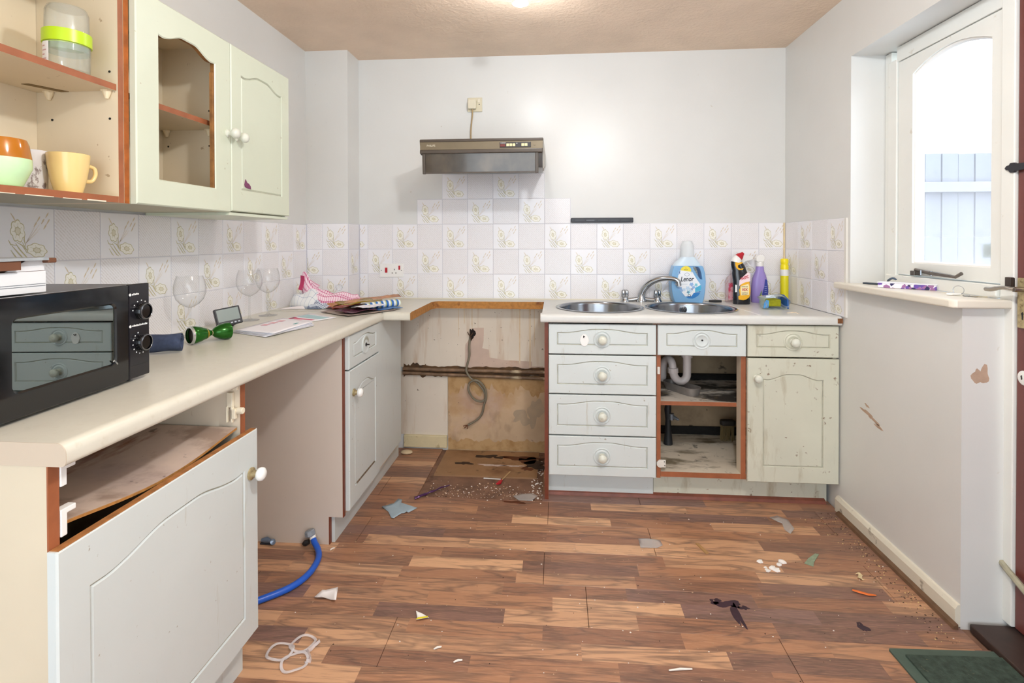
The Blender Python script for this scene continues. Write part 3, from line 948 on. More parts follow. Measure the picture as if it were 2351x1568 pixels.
# ------------------------------------------------------------ right hand worktop with two round bowls
wt2 = root('worktop', (.67, -.3, WT - .04), 'pale worktop on the right with two round sink bowls set in', 'worktop')
SINK = [(.288, -.333), (.742, -.333)]
RH = .205
b = MB()
def hole_face(z, up):
    bm = b.bm
    outer = [(0.0, -.56), (1.336, -.56), (1.336, -.001), (0.0, -.001)]
    ev = []
    def loop(pts):
        vs = [bm.verts.new((x, y, z)) for x, y in pts]
        return [bm.edges.new((vs[i], vs[(i + 1) % len(vs)])) for i in range(len(vs))], vs
    E, V0 = loop(outer)
    for cx, cy in SINK:
        e, _ = loop([(cx + RH * cos(2 * pi * i / 40), cy + RH * sin(2 * pi * i / 40)) for i in range(40)])
        E += e
    bmesh.ops.triangle_fill(bm, edges=E, use_beauty=True)
    return V0
hole_face(WT, 1); hole_face(WT - .04, 0)
b.face([(0, -.56, WT), (0, -.001, WT), (0, -.001, WT - .04), (0, -.56, WT - .04)], 1)
b.face([(1.336, -.56, WT), (1.336, -.001, WT), (1.336, -.001, WT - .04), (1.336, -.56, WT - .04)])
b.face([(0, -.001, WT), (1.336, -.001, WT), (1.336, -.001, WT - .04), (0, -.001, WT - .04)])
b.build('slab', [M_WORKR, M_CHIP], wt2)
nose = [(-.56, WT)] + [(-.585 - .017 * sin(a), WT - .017 + .017 * cos(a)) for a in [pi / 2 * i / 6 for i in range(7)]] + [(-.602, WT - .030)] + [(-.594 - .008 * cos(a), WT - .030 - .010 * sin(a)) for a in [pi / 2 * i / 4 for i in range(1, 5)]] + [(-.56, WT - .04)]
b = MB(); b.prism(nose, 'x', -.006, 1.338); b.build('front_edge', M_WORKR, wt2, smooth=35)
b = MB(); b.prism([(1.318, -.603), (1.3395, -.6035), (1.3395, -.575), (1.326, -.578)], 'z', WT - .030, WT - .008)
b.build('burnt_corner', mat('burnt_mark', '7A4A20', .6, var=.4, vs=60), wt2)
b = MB()
for (z, d) in ((0, .148), ):
    pass
def bowl(cx, cy, depth, lab, name='sink_bowl', overflow=False):
    r = root(name, (cx, cy, WT - depth), lab, 'sink', 'round sink bowls')
    b = MB()
    b.lathe([(.223, WT + .0005), (.2235, WT + .003), (.219, WT + .0048), (.207, WT + .0042), (.203, WT + .001), (.200, WT - .010), (.194, WT - depth * .7), (.182, WT - depth * .93), (.160, WT - depth), (.03, WT - depth - .004), (.0, WT - depth - .004)], (cx, cy, 0), (0, 0, 1), 72, cap0=False)
    o = b.build('bowl', M_STEEL, r, smooth=60, keep=False)
    b = MB(); b.lathe([(.043, -.0005), (.043, .0015), (.036, .0022), (.03, -.001), (.0, -.001)], (cx, cy, WT - depth - .0035), (0, 0, 1), 24); b.build('drain', M_CHROME, r, smooth=40)
    if overflow:
        p = Vector((cx + .012, cy + .1985, WT - .034)); n = Vector((-.03, -1, .03)).normalized()
        b = MB(); b.lathe([(.021, 0), (.020, .003), (.0, .0045)], p, n, 20); k = b.build('overflow', M_CHROME, r, smooth=40)
        b = MB()
        for q in range(6):
            a = q * pi / 3
            c = p + Vector((.011 * cos(a), -.0035, .011 * sin(a)))
            b.cyl(c, c + n * .0018, .0032, 8)
        b.cyl(p + n * .004, p + n * .0055, .003, 8)
        b.build('overflow_hole', M_BLKM, k)
    return r
bowl(*SINK[0], .13, 'round steel bowl in the right worktop, left of the tap')
bowl(*SINK[1], .16, 'round steel bowl in the right worktop below the tap spout, with overflow', overflow=True)
# mixer tap
tp = root('mixer_tap', (.54, -.062, WT), 'chrome mixer tap with curved spout between the sink bowls', 'tap')
b = MB()
b.tube(curve_pts([(.445, -.062, WT + .014), (.475, -.062, WT + .010), (.505, -.062, WT + .013), (.54, -.062, WT + .018), (.575, -.062, WT + .013), (.605, -.062, WT + .010), (.637, -.062, WT + .014)], 4), .0115, 12)
b.lathe([(.026, 0), (.026, .004), (.020, .012), (.018, .018), (.017, .024)], (.452, -.062, WT), (0, 0, 1), 20)
b.lathe([(.026, 0), (.026, .004), (.020, .012), (.018, .018), (.017, .024)], (.630, -.062, WT), (0, 0, 1), 20)
b.lathe([(.030, 0), (.030, .006), (.024, .018), (.020, .032), (.017, .045)], (.541, -.062, WT), (0, 0, 1), 20)
b.build('base', M_CHROME, tp, smooth=50)
b = MB(); b.tube(curve_pts([(.541, -.062, WT + .035), (.555, -.068, WT + .070), (.585, -.080, WT + .104), (.625, -.096, WT + .126), (.670, -.114, WT + .135), (.705, -.128, WT + .132), (.724, -.135, WT + .122), (.729, -.137, WT + .108)], 6), [.019 - .006 * min(1, i / 30) for i in range(43)], 14)
b.build('spout', M_CHROME, tp, smooth=50)
b = MB(); b.cyl((.729, -.137, WT + .118), (.731, -.138, WT + .096), .0135, 14); b.build('nozzle', M_CHROME, tp, smooth=40)
for x in (.452, .630):
    b = MB()
    rs = []
    for z, r in ((.024, .014), (.03, .017), (.052, .0175), (.062, .016), (.066, .011)):
        rs.append([(x + (r + .0022 * cos(8 * a)) * cos(a), -.062 + (r + .0022 * cos(8 * a)) * sin(a), WT + z) for a in [2 * pi * i / 48 for i in range(48)]])
    b.rings(rs)
    b.build('tap_head', M_CHROME, tp, smooth=50)

# ------------------------------------------------------------ left hand worktop
wt1 = root('worktop', (-1.0, -1.2, WT - .04), 'cream worktop along the left wall with a cut-out for the cooker', 'worktop')
XF = -.757
prof = [(XL - .002, WT - .04), (XL - .002, WT), (XF - .022, WT)] + [(XF - .018 + .018 * sin(a), WT - .018 + .018 * cos(a)) for a in [pi / 2 * i / 7 for i in range(8)]] + [(XF, WT - .030)] + [(XF - .008 + .008 * cos(a), WT - .030 - .010 * sin(a)) for a in [pi / 2 * i / 4 for i in range(1, 5)]]
b = MB(); b.prism(prof, 'y', -2.226, -.594); b.build('main_run', M_WORK, wt1, smooth=35)
b = MB(); b.prism([(x + (.0006 if x > -1 else 0), z) for x, z in prof], 'y', -2.2275, -2.2262); b.build('end_cap', mat('end_cap_laminate', 'C8B9A6', .5), wt1)
b = MB()
b.box(XL - .002, -.627, -.575, -.001, WT - .04, WT, faces={'+x': 1})
b.build('corner_piece', [M_WORK, M_CHIP], wt1)
b = MB(); b.prism([(-.574, WT)] + [(y + .012, z) for y, z in nose[1:-1]] + [(-.574, WT - .04)], 'x', -.765, -.6272, mi=0); b.build('corner_front_edge', M_WORK, wt1, smooth=35)
b = MB(); b.prism([(-.6268, -.594), (-.6262, -.594), (-.6262, -.14), (-.6268, -.14)], 'z', WT - .038, WT - .002); b.build('cut_edge', M_CHIP, wt1)
b = MB(); b.box(-.6269, -.0005, -.118, -.001, WT - .04, WT, faces={'-y': 1}); b.build('back_strip', [M_WORK, M_CHIP], wt1)
b = MB(); b.prism([(-.627, -.118), (-.627, -.16), (-.622, -.145), (-.612, -.128), (-.595, -.118)], 'z', WT - .04, WT, mside=1); b.build('inner_corner', [M_WORK, M_CHIP], wt1)

# ------------------------------------------------------------ left base cabinets
XB = -.792          # back of the left fronts; faces at -.774
u3 = root('base_cabinet', (-1.05, -1.92, 0), 'near base cabinet under the microwave, drawer missing, sagging board inside', 'cabinet')
MS = mat('stained_side_panel', 'D4C9B2', .45, var=.04, vs=3, stains=[dict(col='8C5A24', scale=22, lo=.70, hi=.75, amt=.8, stretch=(2, 2, .7)), dict(col='B9924E', scale=6, lo=.62, hi=.8, amt=.5, stretch=(3, 3, .35), seed=5)])
for (ya, yb, mm) in ((-2.225, -2.205, MS), (-1.678, -1.660, M_MELA)):
    b = MB(); b.prism([(-1.335, 0), (-.850, 0), (-.850, .112), (XB - .003, .112), (XB - .003, WT - .041), (-1.335, WT - .041)], 'y', ya, yb); b.build('side_panel', mm, u3)
    b = MB(); b.box(XB - .003, XB, ya, yb, .112, WT - .041); b.build('edging', M_EDGE, u3)
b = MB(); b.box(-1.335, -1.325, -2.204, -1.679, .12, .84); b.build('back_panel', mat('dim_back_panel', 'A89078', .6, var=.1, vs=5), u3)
b = MB(); b.box(-1.33, XB - .002, -2.204, -1.679, .11, .128); b.build('bottom_panel', M_MELA, u3)
b = MB(); b.box(-.845, -.829, -2.204, -1.62, .0, .109); b.build('plinth', M_BASE, u3)
# sagging drawer board
M_SAG = mat('sagging_board', 'CDBAAC', .6, var=.12, vs=6, stains=[dict(col='6A4A32', scale=9, lo=.52, hi=.66, amt=.5), dict(col='8A4E1E', scale=3.4, lo=.60, hi=.68, amt=.8, seed=7, stretch=(3, .8, 1)), dict(col='3A2A20', scale=26, lo=.66, hi=.72, amt=.7, seed=3), dict(col='9A8A90', scale=4, lo=.5, hi=.7, amt=.5, seed=12)])
def sag(u, v, dz=0):
    y = -2.200 + .515 * u
    x = -1.315 + .515 * v
    z = .740 - .014 * u - .026 * sin(pi * u) ** 1.2 * (.3 + .7 * v) - .006 * v
    return (x, y, z + dz)
b = MB()
A = b.sheet(lambda u, v: sag(u, v), 16, 8)
Bq = b.sheet(lambda u, v: sag(u, v, -.006), 16, 8)
for i in range(16):
    for e, mi in ((8, 1), (0, 0)):
        f = b.bm.faces.new((A[i][e], A[i + 1][e], Bq[i + 1][e], Bq[i][e])); f.material_index = mi
b.build('sagging_board', [M_SAG, M_CHIP], u3, smooth=40)['label'] = 'warped stained board'
for (z0, z1) in ((.800, .838), (.712, .760)):
    b = MB(); b.prism([(-2.204, z0), (-2.192, z0), (-2.192, z1 - .010), (-2.175, z1 - .010), (-2.175, z1), (-2.204, z1)], 'x', -.806, -.790)
    b.build('runner_clip', M_WHITE, u3, bevel=.0015)
b = MB()
b.box(-.826, -.810, -1.690, -1.680, .775, .815); b.box(-.826, -.822, -1.694, -1.684, .735, .778); b.box(-.812, -.808, -1.694, -1.684, .735, .778)
b.box(-.812, -.800, -1.694, -1.680, .745, .772); b.box(-.81, -.797, -1.690, -1.680, .822, .843); b.cyl((-.80, -1.682, .765), (-.783, -1.682, .765), .009, 10)
b.build('runner_clip', mat('cream_plastic', 'E6DEC8', .4), u3, bevel=.0015)
d = front('door', u3, (XB, -2.228, .133), (0, 1, 0), (1, 0, 0), .598, .567, [M_BASE, M_GROOVE, M_EDGE], mx=.062, mb=.068, shoulder=.095, rise=.024, kind='arch')
b = MB(); b.box(XB + .001, XB + .016, -2.224, -1.634, .6995, .7012); b.build('worn_top_edge', mat('worn_edge', 'A8703E', .7, var=.4, vs=40), d)
kb = MB(); kb.lathe([(.0, 0), (.017, 0), (.017, .004), (.010, .007), (.0085, .020), (.0, .020)], (XB + .018, -1.664, .585), (1, 0, 0), 18); kb.build('knob_base', M_BRASS, d, smooth=40)
kb = MB(); kb.lathe([(.007, .018), (.016, .022), (.0185, .029), (.017, .036), (.010, .041), (0, .042)], (XB + .018, -1.664, .585), (1, 0, 0), 18); kb.build('knob', mat('white_ceramic', 'EEF0EE', .15), d, smooth=50)

u4 = root('corner_cabinet', (-1.05, -.5, 0), 'corner base cabinet with one narrow door and drawer beside a blank panel', 'cabinet')
b = MB(); b.prism([(-1.335, 0), (-.850, 0), (-.850, .112), (XB, .112), (XB, WT - .041), (-1.335, WT - .041)], 'y', -1.000, -.982)
b.build('side_panel', mat('bay_side_panel', 'D2C7BC', .45, var=.03, vs=3, stains=[dict(col='7A6A54', scale=24, lo=.72, hi=.76, amt=.7)]), u4)
b = MB(); b.box(XB, XB + .004, -1.000, -.982, .112, WT - .041); b.box(-.850, -.846, -1.000, -.982, .0, .112); b.build('edging', M_EDGD, u4)
b = MB(); b.box(-1.335, XB - .002, -.980, -.26, .112, .13); b.build('bottom_panel', M_MELA, u4)
b = MB(); b.box(-.849, -.833, -.981, -.115, .0, .111); b.build('plinth', M_BASE, u4)
b = MB(); b.box(XB, XB + .016, -.612, -.252, .14, WT - .042); b.build('blank_panel', M_BASE, u4)
d = front('drawer_front', u4, (XB + .004, -.980, .704), (0, 1, 0), (1, 0, 0), .366, .137, FB, mx=.045, mb=.038, shoulder=.036, rise=.017)
b = MB(); b.lathe([(.041, -.002), (.041, .0015), (.036, .0035), (.030, .0015), (.022, .0025), (.0, .0025)], (XB + .022, -.797, .772), (1, 0, 0), 28); rz = b.build('rosette', M_BASE, d, smooth=40)
b = MB(); b.cyl((XB + .024, -.797, .772), (XB + .040, -.797, .772), .0028, 8); b.cyl((XB + .024, -.797, .772), (XB + .026, -.797, .772), .009, 10); b.build('screw', M_BLKM, d)
b = MB()
for q in range(9):
    a = pi / 2 + (q - 4) * .28
    b.box(XB + .0245, XB + .0258, -.797 + .030 * cos(a) - .0012, -.797 + .030 * cos(a) + .0012, .772 + .030 * sin(a) - .008, .772 + .030 * sin(a) + .008)
b.build('rosette_bead', M_GROOVE, rz)
d = front('door', u4, (XB + .004, -.980, .130), (0, 1, 0), (1, 0, 0), .366, .568, FB, mx=.055, mb=.075, shoulder=.10, rise=.024, kind='arch')
kb = MB(); kb.lathe([(0, 0), (.016, 0), (.016, .004), (.010, .007), (.0085, .018), (0, .018)], (XB + .022, -.935, .600), (1, 0, 0), 18); kb.build('knob_base', M_BRASS, d, smooth=40)
kb = MB(); kb.lathe([(.007, .016), (.016, .020), (.0185, .027), (.017, .034), (.010, .039), (0, .040)], (XB + .022, -.935, .600), (1, 0, 0), 18); kb.build('knob', MATS['white_ceramic'], d, smooth=50)
b = MB(); b.prism([(-.905, .205), (-.680, .205), (-.690, .212), (-.900, .213)], 'x', XB + .0205, XB + .0225); b.build('scrape_mark', mat('bare_scrape', '7A6A58', .8, var=.4, vs=60), d)

# ------------------------------------------------------------ wall cabinets
XW = -1.048
u5 = root('wall_cabinet', (-1.19, -1.36, 1.325), 'wall cabinet with two sage doors, the left door with its glass missing', 'cabinet')
Z0, Z1 = 1.326, 1.896
M_BEI = mat('cabinet_inside', 'D8CAB0', .5, var=.04, vs=4, stains=[dict(col='8A6A40', scale=40, lo=.72, hi=.76, amt=.6, detail=2)])
b = MB(); b.box(-1.338, XW, -1.768, -1.752, Z0, Z1, faces={'+x': 1}); b.build('side_panel', [M_BEI, mat('orange_rusty_edge', 'A5581C', .7, var=.35, vs=30)], u5)
b = MB(); b.box(-1.338, XW, -.980, -.962, Z0, Z1); b.build('side_panel', [M_SAGE], u5)
b = MB(); b.box(-1.338, XW, -1.352, -1.336, Z0 + .016, Z1 - .016, faces={'+x': 1}); b.build('divider_panel', [M_BEI, M_EDGE], u5)
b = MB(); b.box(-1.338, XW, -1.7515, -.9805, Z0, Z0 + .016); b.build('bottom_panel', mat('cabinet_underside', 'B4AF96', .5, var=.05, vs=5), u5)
b = MB(); b.box(-1.338, XW, -1.7515, -.9805, Z1 - .016, Z1); b.build('top_panel', M_BEI, u5)
b = MB(); b.box(-1.276, -1.270, -1.7515, -.981, Z0 + .017, Z1 - .017); b.build('back_panel', M_BEI, u5)
b = MB(); b.box(-1.269, XW - .012, -1.7515, -1.3525, 1.604, 1.620, faces={'+x': 1}); b.build('shelf', [M_BEI, M_EDGE], u5)
b = MB(); b.box(-1.269, XW - .012, -1.3355, -.981, 1.604, 1.620, faces={'+x': 1}); b.build('shelf', [M_BEI, M_EDGE], u5)
def pegs(parent, y, n, xs, z):
    for x in xs:
        b = MB(); b.lathe([(.0105, 0), (.0105, -.004), (.004, -.022), (0, -.022)], (x, y + n * .007, z), (0, 0, 1), 12); b.box(x - .009, x + .009, y - .001, y + n * .016, z - .004, z)
        b.build('shelf_peg', mat('peg_plastic', 'E2D3B4', .4), parent)
def holes(parent, y, n, pts):
    for x, z in pts:
        b = MB(); b.cyl((x, y, z), (x, y + n * .0008, z), .0032, 8)
        b.build('peg_hole', M_BLKM, parent)
pegs(u5, -1.352, -1, (-1.25, -1.10), 1.604)
holes(u5, -1.352, -1, [(x, z) for x in (-1.25, -1.103) for z in (1.55, 1.668)])
M_GLZ = mat('worn_opening_edge', '9A6A38', .7, var=.4, vs=30)
d = front('door', u5, (XW + .001, -1.7495, Z0), (0, 1, 0), (1, 0, 0), .401, Z1 - Z0, [M_SAGE, M_GLZ], mx=.078, mb=.070, shoulder=.094, rise=.024, kind='arch', hole=True)
knob(d, (XW + .019, -1.366, 1.588), (1, 0, 0), .0175)
b = MB(); b.box(XW + .004, XW + .014, -1.436, -1.430, 1.40, 1.77); b.build('glazing_bead', M_GLZ, d)
d = front('door', u5, (XW + .001, -1.3455, Z0 + .004), (0, 1, 0), (1, 0, 0), .386, Z1 - Z0 - .004, [M_SAGE, M_GROOVE], mx=.056, mb=.075, shoulder=.090, rise=.022, kind='arch')
knob(d, (XW + .019, -1.315, 1.583), (1, 0, 0), .0175)
b = MB(); b.prism([(-1.272, 1.428), (-1.266, 1.446), (-1.258, 1.436), (-1.246, 1.432), (-1.236, 1.424), (-1.234, 1.414), (-1.258, 1.416), (-1.270, 1.420)], 'x', XW + .0185, XW + .0205)
b.build('torn_sticker', mat('purple_sticker', '7A3E62', .5, var=.2, vs=80), d)
b = MB(); b.box(-1.335, XW + .012, -1.352, -.962, Z0 - .010, Z0 - .0005); b.build('light_pelmet', M_SAGE, u5)

u6 = root('open_wall_cabinet', (-1.19, -2.2, 1.325), 'open wall cabinet without doors holding mugs and a jar', 'cabinet')
b = MB(); b.box(-1.338, XW, -1.7855, -1.7695, Z0, Z1, faces={'+x': 1}); b.build('side_panel', [M_BEI, M_EDGE], u6)
b = MB(); b.box(-1.338, XW, -2.602, -2.586, Z0, Z1, faces={'+x': 1}); b.build('side_panel', [M_BEI, M_EDGE], u6)
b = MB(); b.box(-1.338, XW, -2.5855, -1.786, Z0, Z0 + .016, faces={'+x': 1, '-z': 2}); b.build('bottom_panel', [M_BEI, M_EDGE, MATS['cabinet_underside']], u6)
b = MB(); b.box(-1.338, XW, -2.5855, -1.786, Z1 - .016, Z1, faces={'+x': 1}); b.build('top_panel', [M_BEI, M_EDGE], u6)
b = MB(); b.box(-1.278, -1.272, -2.5855, -1.786, Z0 + .017, Z1 - .017); b.build('back_panel', M_BEI, u6)
b = MB(); b.box(-1.271, XW - .004, -2.5855, -1.7865, 1.612, 1.628, faces={'+x': 1}); b.build('shelf', [M_BEI, M_EDGE], u6)
pegs(u6, -1.786, -1, (-1.231, -1.072), 1.612)
holes(u6, -1.786, -1, [(x, z) for x in (-1.229, -1.070) for z in (1.541, 1.661)])
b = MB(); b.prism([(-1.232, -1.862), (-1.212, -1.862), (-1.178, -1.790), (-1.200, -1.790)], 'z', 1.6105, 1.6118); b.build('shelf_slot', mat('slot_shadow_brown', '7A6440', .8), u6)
b = MB()
rr = random.Random(9)
y = -2.15
while y < -1.80:
    l = rr.uniform(.01, .07); b.box(XW - .001, XW + .0006, y, y + l, Z0 - .0005, Z0 + rr.uniform(.001, .0045)); y += l + rr.uniform(.0, .04)
b.build('chipped_edge', mat('chip_white', 'E6DCC8', .7), u6)

# ------------------------------------------------------------ window, sill and door on the right wall
M_FRAME = mat('window_gloss_paint', 'E6E8E4', .3, var=.03, vs=5, stains=[dict(col='A8946C', scale=20, lo=.68, hi=.76, amt=.45)])
win = bpy.data.objects.new('window_1', None); win.location = (1.50, -.95, 1.06); COL.objects.link(win); ORG['window_1'] = Vector(win.location); tag(win, kind='structure')
def rbox(name, parent, m, *a, bevel=.003):
    b = MB(); b.box(*a); return b.build(name, m, parent, bevel=bevel)
xa, xb = 1.472, 1.56
rbox('frame_jamb', win, M_FRAME, xa + .012, xb, -.695, -.654, 1.042, 2.022)
rbox('jamb_stop', win, M_FRAME, xa - .002, xb, -.752, -.696, 1.042, 1.975)
rbox('frame_head', win, M_FRAME, xa, xb, -1.282, -.749, 1.962, 2.022)
rbox('frame_sill', win, M_FRAME, xa - .012, xb, -1.262, -.70, 1.042, 1.084)
rbox('frame_post', win, M_FRAME, xa - .004, xb, -1.318, -1.268, .03, 2.022)
# opening casement with an arched pane
sash = MB()
SY0, SY1, SZ0, SZ1 = -1.262, -.758, 1.088, 1.958
o2 = [(SY0, SZ0), (SY1, SZ0), (SY1, SZ1), (SY0, SZ1)]
gy0, gy1, gz0, gzs, gzt = -1.222, -.842, 1.136, 1.886, 1.932
def glass_outline(d=0):
    p = [(gy0 + d, gz0 + d), (gy1 - d, gz0 + d), (gy1 - d, gzs - d)]
    for i in range(1, 12):
        t = i / 12
        y = gy1 - d + (gy0 - gy1 + 2 * d) * t
        p.append((y, gzs - d + (gzt - gzs) * sin(pi * t) ** .9))
    p.append((gy0 + d, gzs - d))
    return p
def sash_ring(xq0, xq1):
    pts = glass_outline()
    n = len(pts)
    def rect(i):
        if i == 0: return (SY0, SZ0)
        if i == 1: return (SY1, SZ0)
        if i == 2: return (SY1, gzs + .02)
        if i == n - 1: return (SY0, gzs + .02)
        if i == 3: return (SY1, SZ1)
        if i == n - 2: return (SY0, SZ1)
        return (pts[i][0], SZ1)
    R = [rect(i) for i in range(n)]
    rs = [[(xq1, y, z) for y, z in pts], [(xq1, y, z) for y, z in R], [(xq0, y, z) for y, z in R], [(xq0, y, z) for y, z in pts]]
    V = sash.rings(rs, False, False)
    for i in range(n):
        sash.bm.faces.new((V[0][i], V[0][(i + 1) % n], V[3][(i + 1) % n], V[3][i]))
sash_ring(1.476, 1.522)
casement = sash.build('casement', M_FRAME, win)
b = MB()
P0, P1 = glass_outline(-.001), glass_outline(.010)
b.rings([[(1.492, y, z) for y, z in P0], [(1.484, y, z) for y, z in P0], [(1.484, y, z) for y, z in offset_in(P0, .006)], [(1.494, y, z) for y, z in offset_in(P0, .011)]], False, False)
b.build('glazing_bead', mat('bead_white', 'F0EFEC', .35), casement)
b = MB(); b.prism(glass_outline(-.002), 'x', 1.4935, 1.4975)
b.build('pane', clear('window_glass', (.97, .98, 1.0), .015, .5, (.9, .94, 1), fog=(1.14, 1.62, .30)), casement)
# casement stay with its handle
b = MB()
b.tube([(1.462, -.885, 1.112), (1.455, -.98, 1.104), (1.452, -1.08, 1.100), (1.452, -1.105, 1.098), (1.450, -1.135, 1.112)], [.006, .008, .006, .0055, .006], 8)
b.build('stay_arm', mat('worn_steel', '6E6660', .35, metal=.8, var=.2, vs=40), win, smooth=40)
for y in (-.93, -.985):
    b = MB(); b.cyl((1.452, y, 1.094), (1.452, y, 1.112), .0035, 8); b.build('stay_pin', M_STEEL, win)
b = MB(); b.box(1.447, 1.478, -.90, -.876, 1.090, 1.108); b.build('stay_bracket', MATS['worn_steel'], win, bevel=.002)
# sticker on the outside of the glass
b = MB(); b.box(1.5005, 1.5012, -1.222, -1.158, 1.168, 1.215); b.box(1.5012, 1.5016, -1.222, -1.158, 1.186, 1.192, mi=1)
b.build('label', [mat('pale_green_label', 'BFD3CC', .6), M_PAPER], win)
# sill board
b = MB()
sp = [(1.462, -.6525), (XR + .004, -.6525), (XR + .004, -.585), (1.312, -.585), (1.303, -.594), (1.296, -1.296), (1.300, -1.308), (1.310, -1.314), (1.4745, -1.314), (1.4745, -1.285)]
b.prism([(x, y) for x, y in sp[:1] + sp[1:]], 'z', 1.014, 1.041)
b.build('window_sill', mat('sill_paint', 'E4DFD2', .35, var=.03, vs=6), win, bevel=.008, bseg=3)
# skirting along the right wall
b = MB(); b.prism([(XR + .004, 0), (XR - .012, 0), (XR - .012, .055), (XR - .004, .068), (XR + .004, .070)], 'y', -1.286, -.565)
struct(b.build('baseboard_right', mat('grubby_skirting', 'DDD8C8', .4, var=.05, vs=8, stains=[dict(col='6A5A44', scale=16, lo=.62, hi=.70, amt=.7)])))
b = MB(); b.prism([(XR - .012, 0), (XR - .028, 0), (XR - .024, .010), (XR - .012, .016)], 'y', -1.30, -.60)
struct(b.build('trim_2', mat('dirty_floor_trim', '6A4E38', .6, var=.3, vs=20)))
b = MB(); b.prism([(-.489, 0), (-.512, 0), (-.506, .012), (-.489, .018)], 'x', .03, 1.318)
struct(b.build('trim_3', mat('reddish_floor_trim', '7A4232', .5, var=.3, vs=16)))

door = bpy.data.objects.new('door_1', None); door.location = (1.50, -1.72, .02); COL.objects.link(door); ORG['door_1'] = Vector(door.location); tag(door, kind='structure')
M_DOOR = mat('dark_red_brown_door', '6B342E', .35, var=.12, vs=4, stains=[dict(col='8A5040', scale=30, lo=.68, hi=.74, amt=.5)], coat=.2)
rbox('door_leaf', door, M_DOOR, 1.476, 1.518, -2.09, -1.321, .03, 2.015)
rbox('door_head', door, M_FRAME, 1.470, 1.56, -2.12, -1.319, 2.016, 2.06)
rbox('door_jamb', door, M_FRAME, 1.470, 1.56, -2.12, -2.092, .0, 2.016)
for (zz0, zz1) in ((.16, .72), (.92, 1.88)):
    rbox('door_moulding', door, M_DOOR, 1.470, 1.477, -1.98, -1.44, zz0, zz1, bevel=.004)
b = MB(); b.prism(rounded_poly(-1.352, 1.036, .022, .076, .004), 'x', 1.469, 1.476); b.build('escutcheon', M_BRASS, door, bevel=.0015)
b = MB(); b.cyl((1.470, -1.352, 1.078), (1.440, -1.352, 1.078), .008, 10)
b.tube(curve_pts([(1.440, -1.356, 1.078), (1.434, -1.335, 1.081), (1.430, -1.312, 1.079), (1.428, -1.288, 1.073), (1.427, -1.270, 1.072)], 5), [.008] * 12 + [.0095] * 9, 10, flat=.75)
b.build('handle', mat('nickel', 'A8A29A', .25, metal=.9), door, smooth=50)
b = MB(); b.prism([(-1.350, .986), (-1.347, .986), (-1.346, 1.0), (-1.344, 1.004), (-1.3485, 1.010), (-1.353, 1.004), (-1.351, 1.0)], 'x', 1.4685, 1.4692); b.build('keyhole', M_BLKM, door)
b = MB(); b.box(1.458, 1.474, -1.318, -1.298, 1.078, 1.112); b.build('latch', mat('dark_latch', '3A302A', .5), door, bevel=.002)
b = MB(); b.prism([(-1.288, 1.450), (-1.296, 1.458), (-1.304, 1.458), (-1.308, 1.464), (-1.322, 1.464), (-1.326, 1.460), (-1.390, 1.458), (-1.390, 1.440), (-1.326, 1.438), (-1.320, 1.434), (-1.308, 1.434), (-1.302, 1.442), (-1.294, 1.444)], 'x', 1.462, 1.472)
b.build('bolt', mat('dark_iron', '3C3C42', .45, metal=.6), door, bevel=.002)
b = MB(); b.lathe([(.022, 0), (.022, .003), (.018, .005), (0, .005)], (1.476, -1.350, .810), (-1, 0, 0), 20); b.build('key_rose', M_WHITE, door, smooth=40)
b = MB(); b.prism([(-1.348, .806), (-1.344, .803), (-1.342, .815), (-1.346, .818)], 'x', 1.4700, 1.4708); b.build('key_slot', M_BLKM, door)
b = MB(); b.tube([(1.466, -1.285, .212), (1.462, -1.31, .204), (1.458, -1.40, .172)], .0095, 8); b.build('low_bolt', mat('painted_bolt', 'A8A48E', .5, var=.2, vs=40), door, smooth=40)
b = MB(); b.box(1.36, 1.60, -2.1, -1.300, -.004, .022); b.build('threshold', mat('dark_threshold', '3A2A24', .5, var=.2, vs=20), door, bevel=.004)

# outside, beyond the window: board fence with two rails
fe = root('garden_fence', (3.0, 1.2, 0), 'pale weathered board fence outside the window', 'fence')
M_FEN = mat('weathered_boards', '8F9299', .85, var=.12, vs=5, stretch=(1, 1, .12), stains=[dict(col='6E747E', scale=9, lo=.6, hi=.7, amt=.5)], world=True)
rr = random.Random(4)
for i in range(15):
    x = 2.05 + .1185 * i
    b = MB(); b.box(x, x + .1115, 1.20 + .006 * (i % 2), 1.218 + .006 * (i % 2), .0, 1.885 + rr.uniform(-.003, .003))
    b.build('board', M_FEN, fe)
for (z0, z1) in ((1.59, 1.665), (.55, .63)):
    b = MB(); b.box(2.0, 3.9, 1.145, 1.199, z0, z1); b.build('rail', mat('fence_rail', '9A9CA2', .85, var=.1, vs=6), fe)
b = MB(); b.box(1.65, 6, -1.0, 4, -.3, -.15)
tag(b.build('garden_ground', mat('paving_outside', 'A5A5A2', .9, var=.1, vs=3)), 'pale paving outside the window', 'ground', kind='structure')

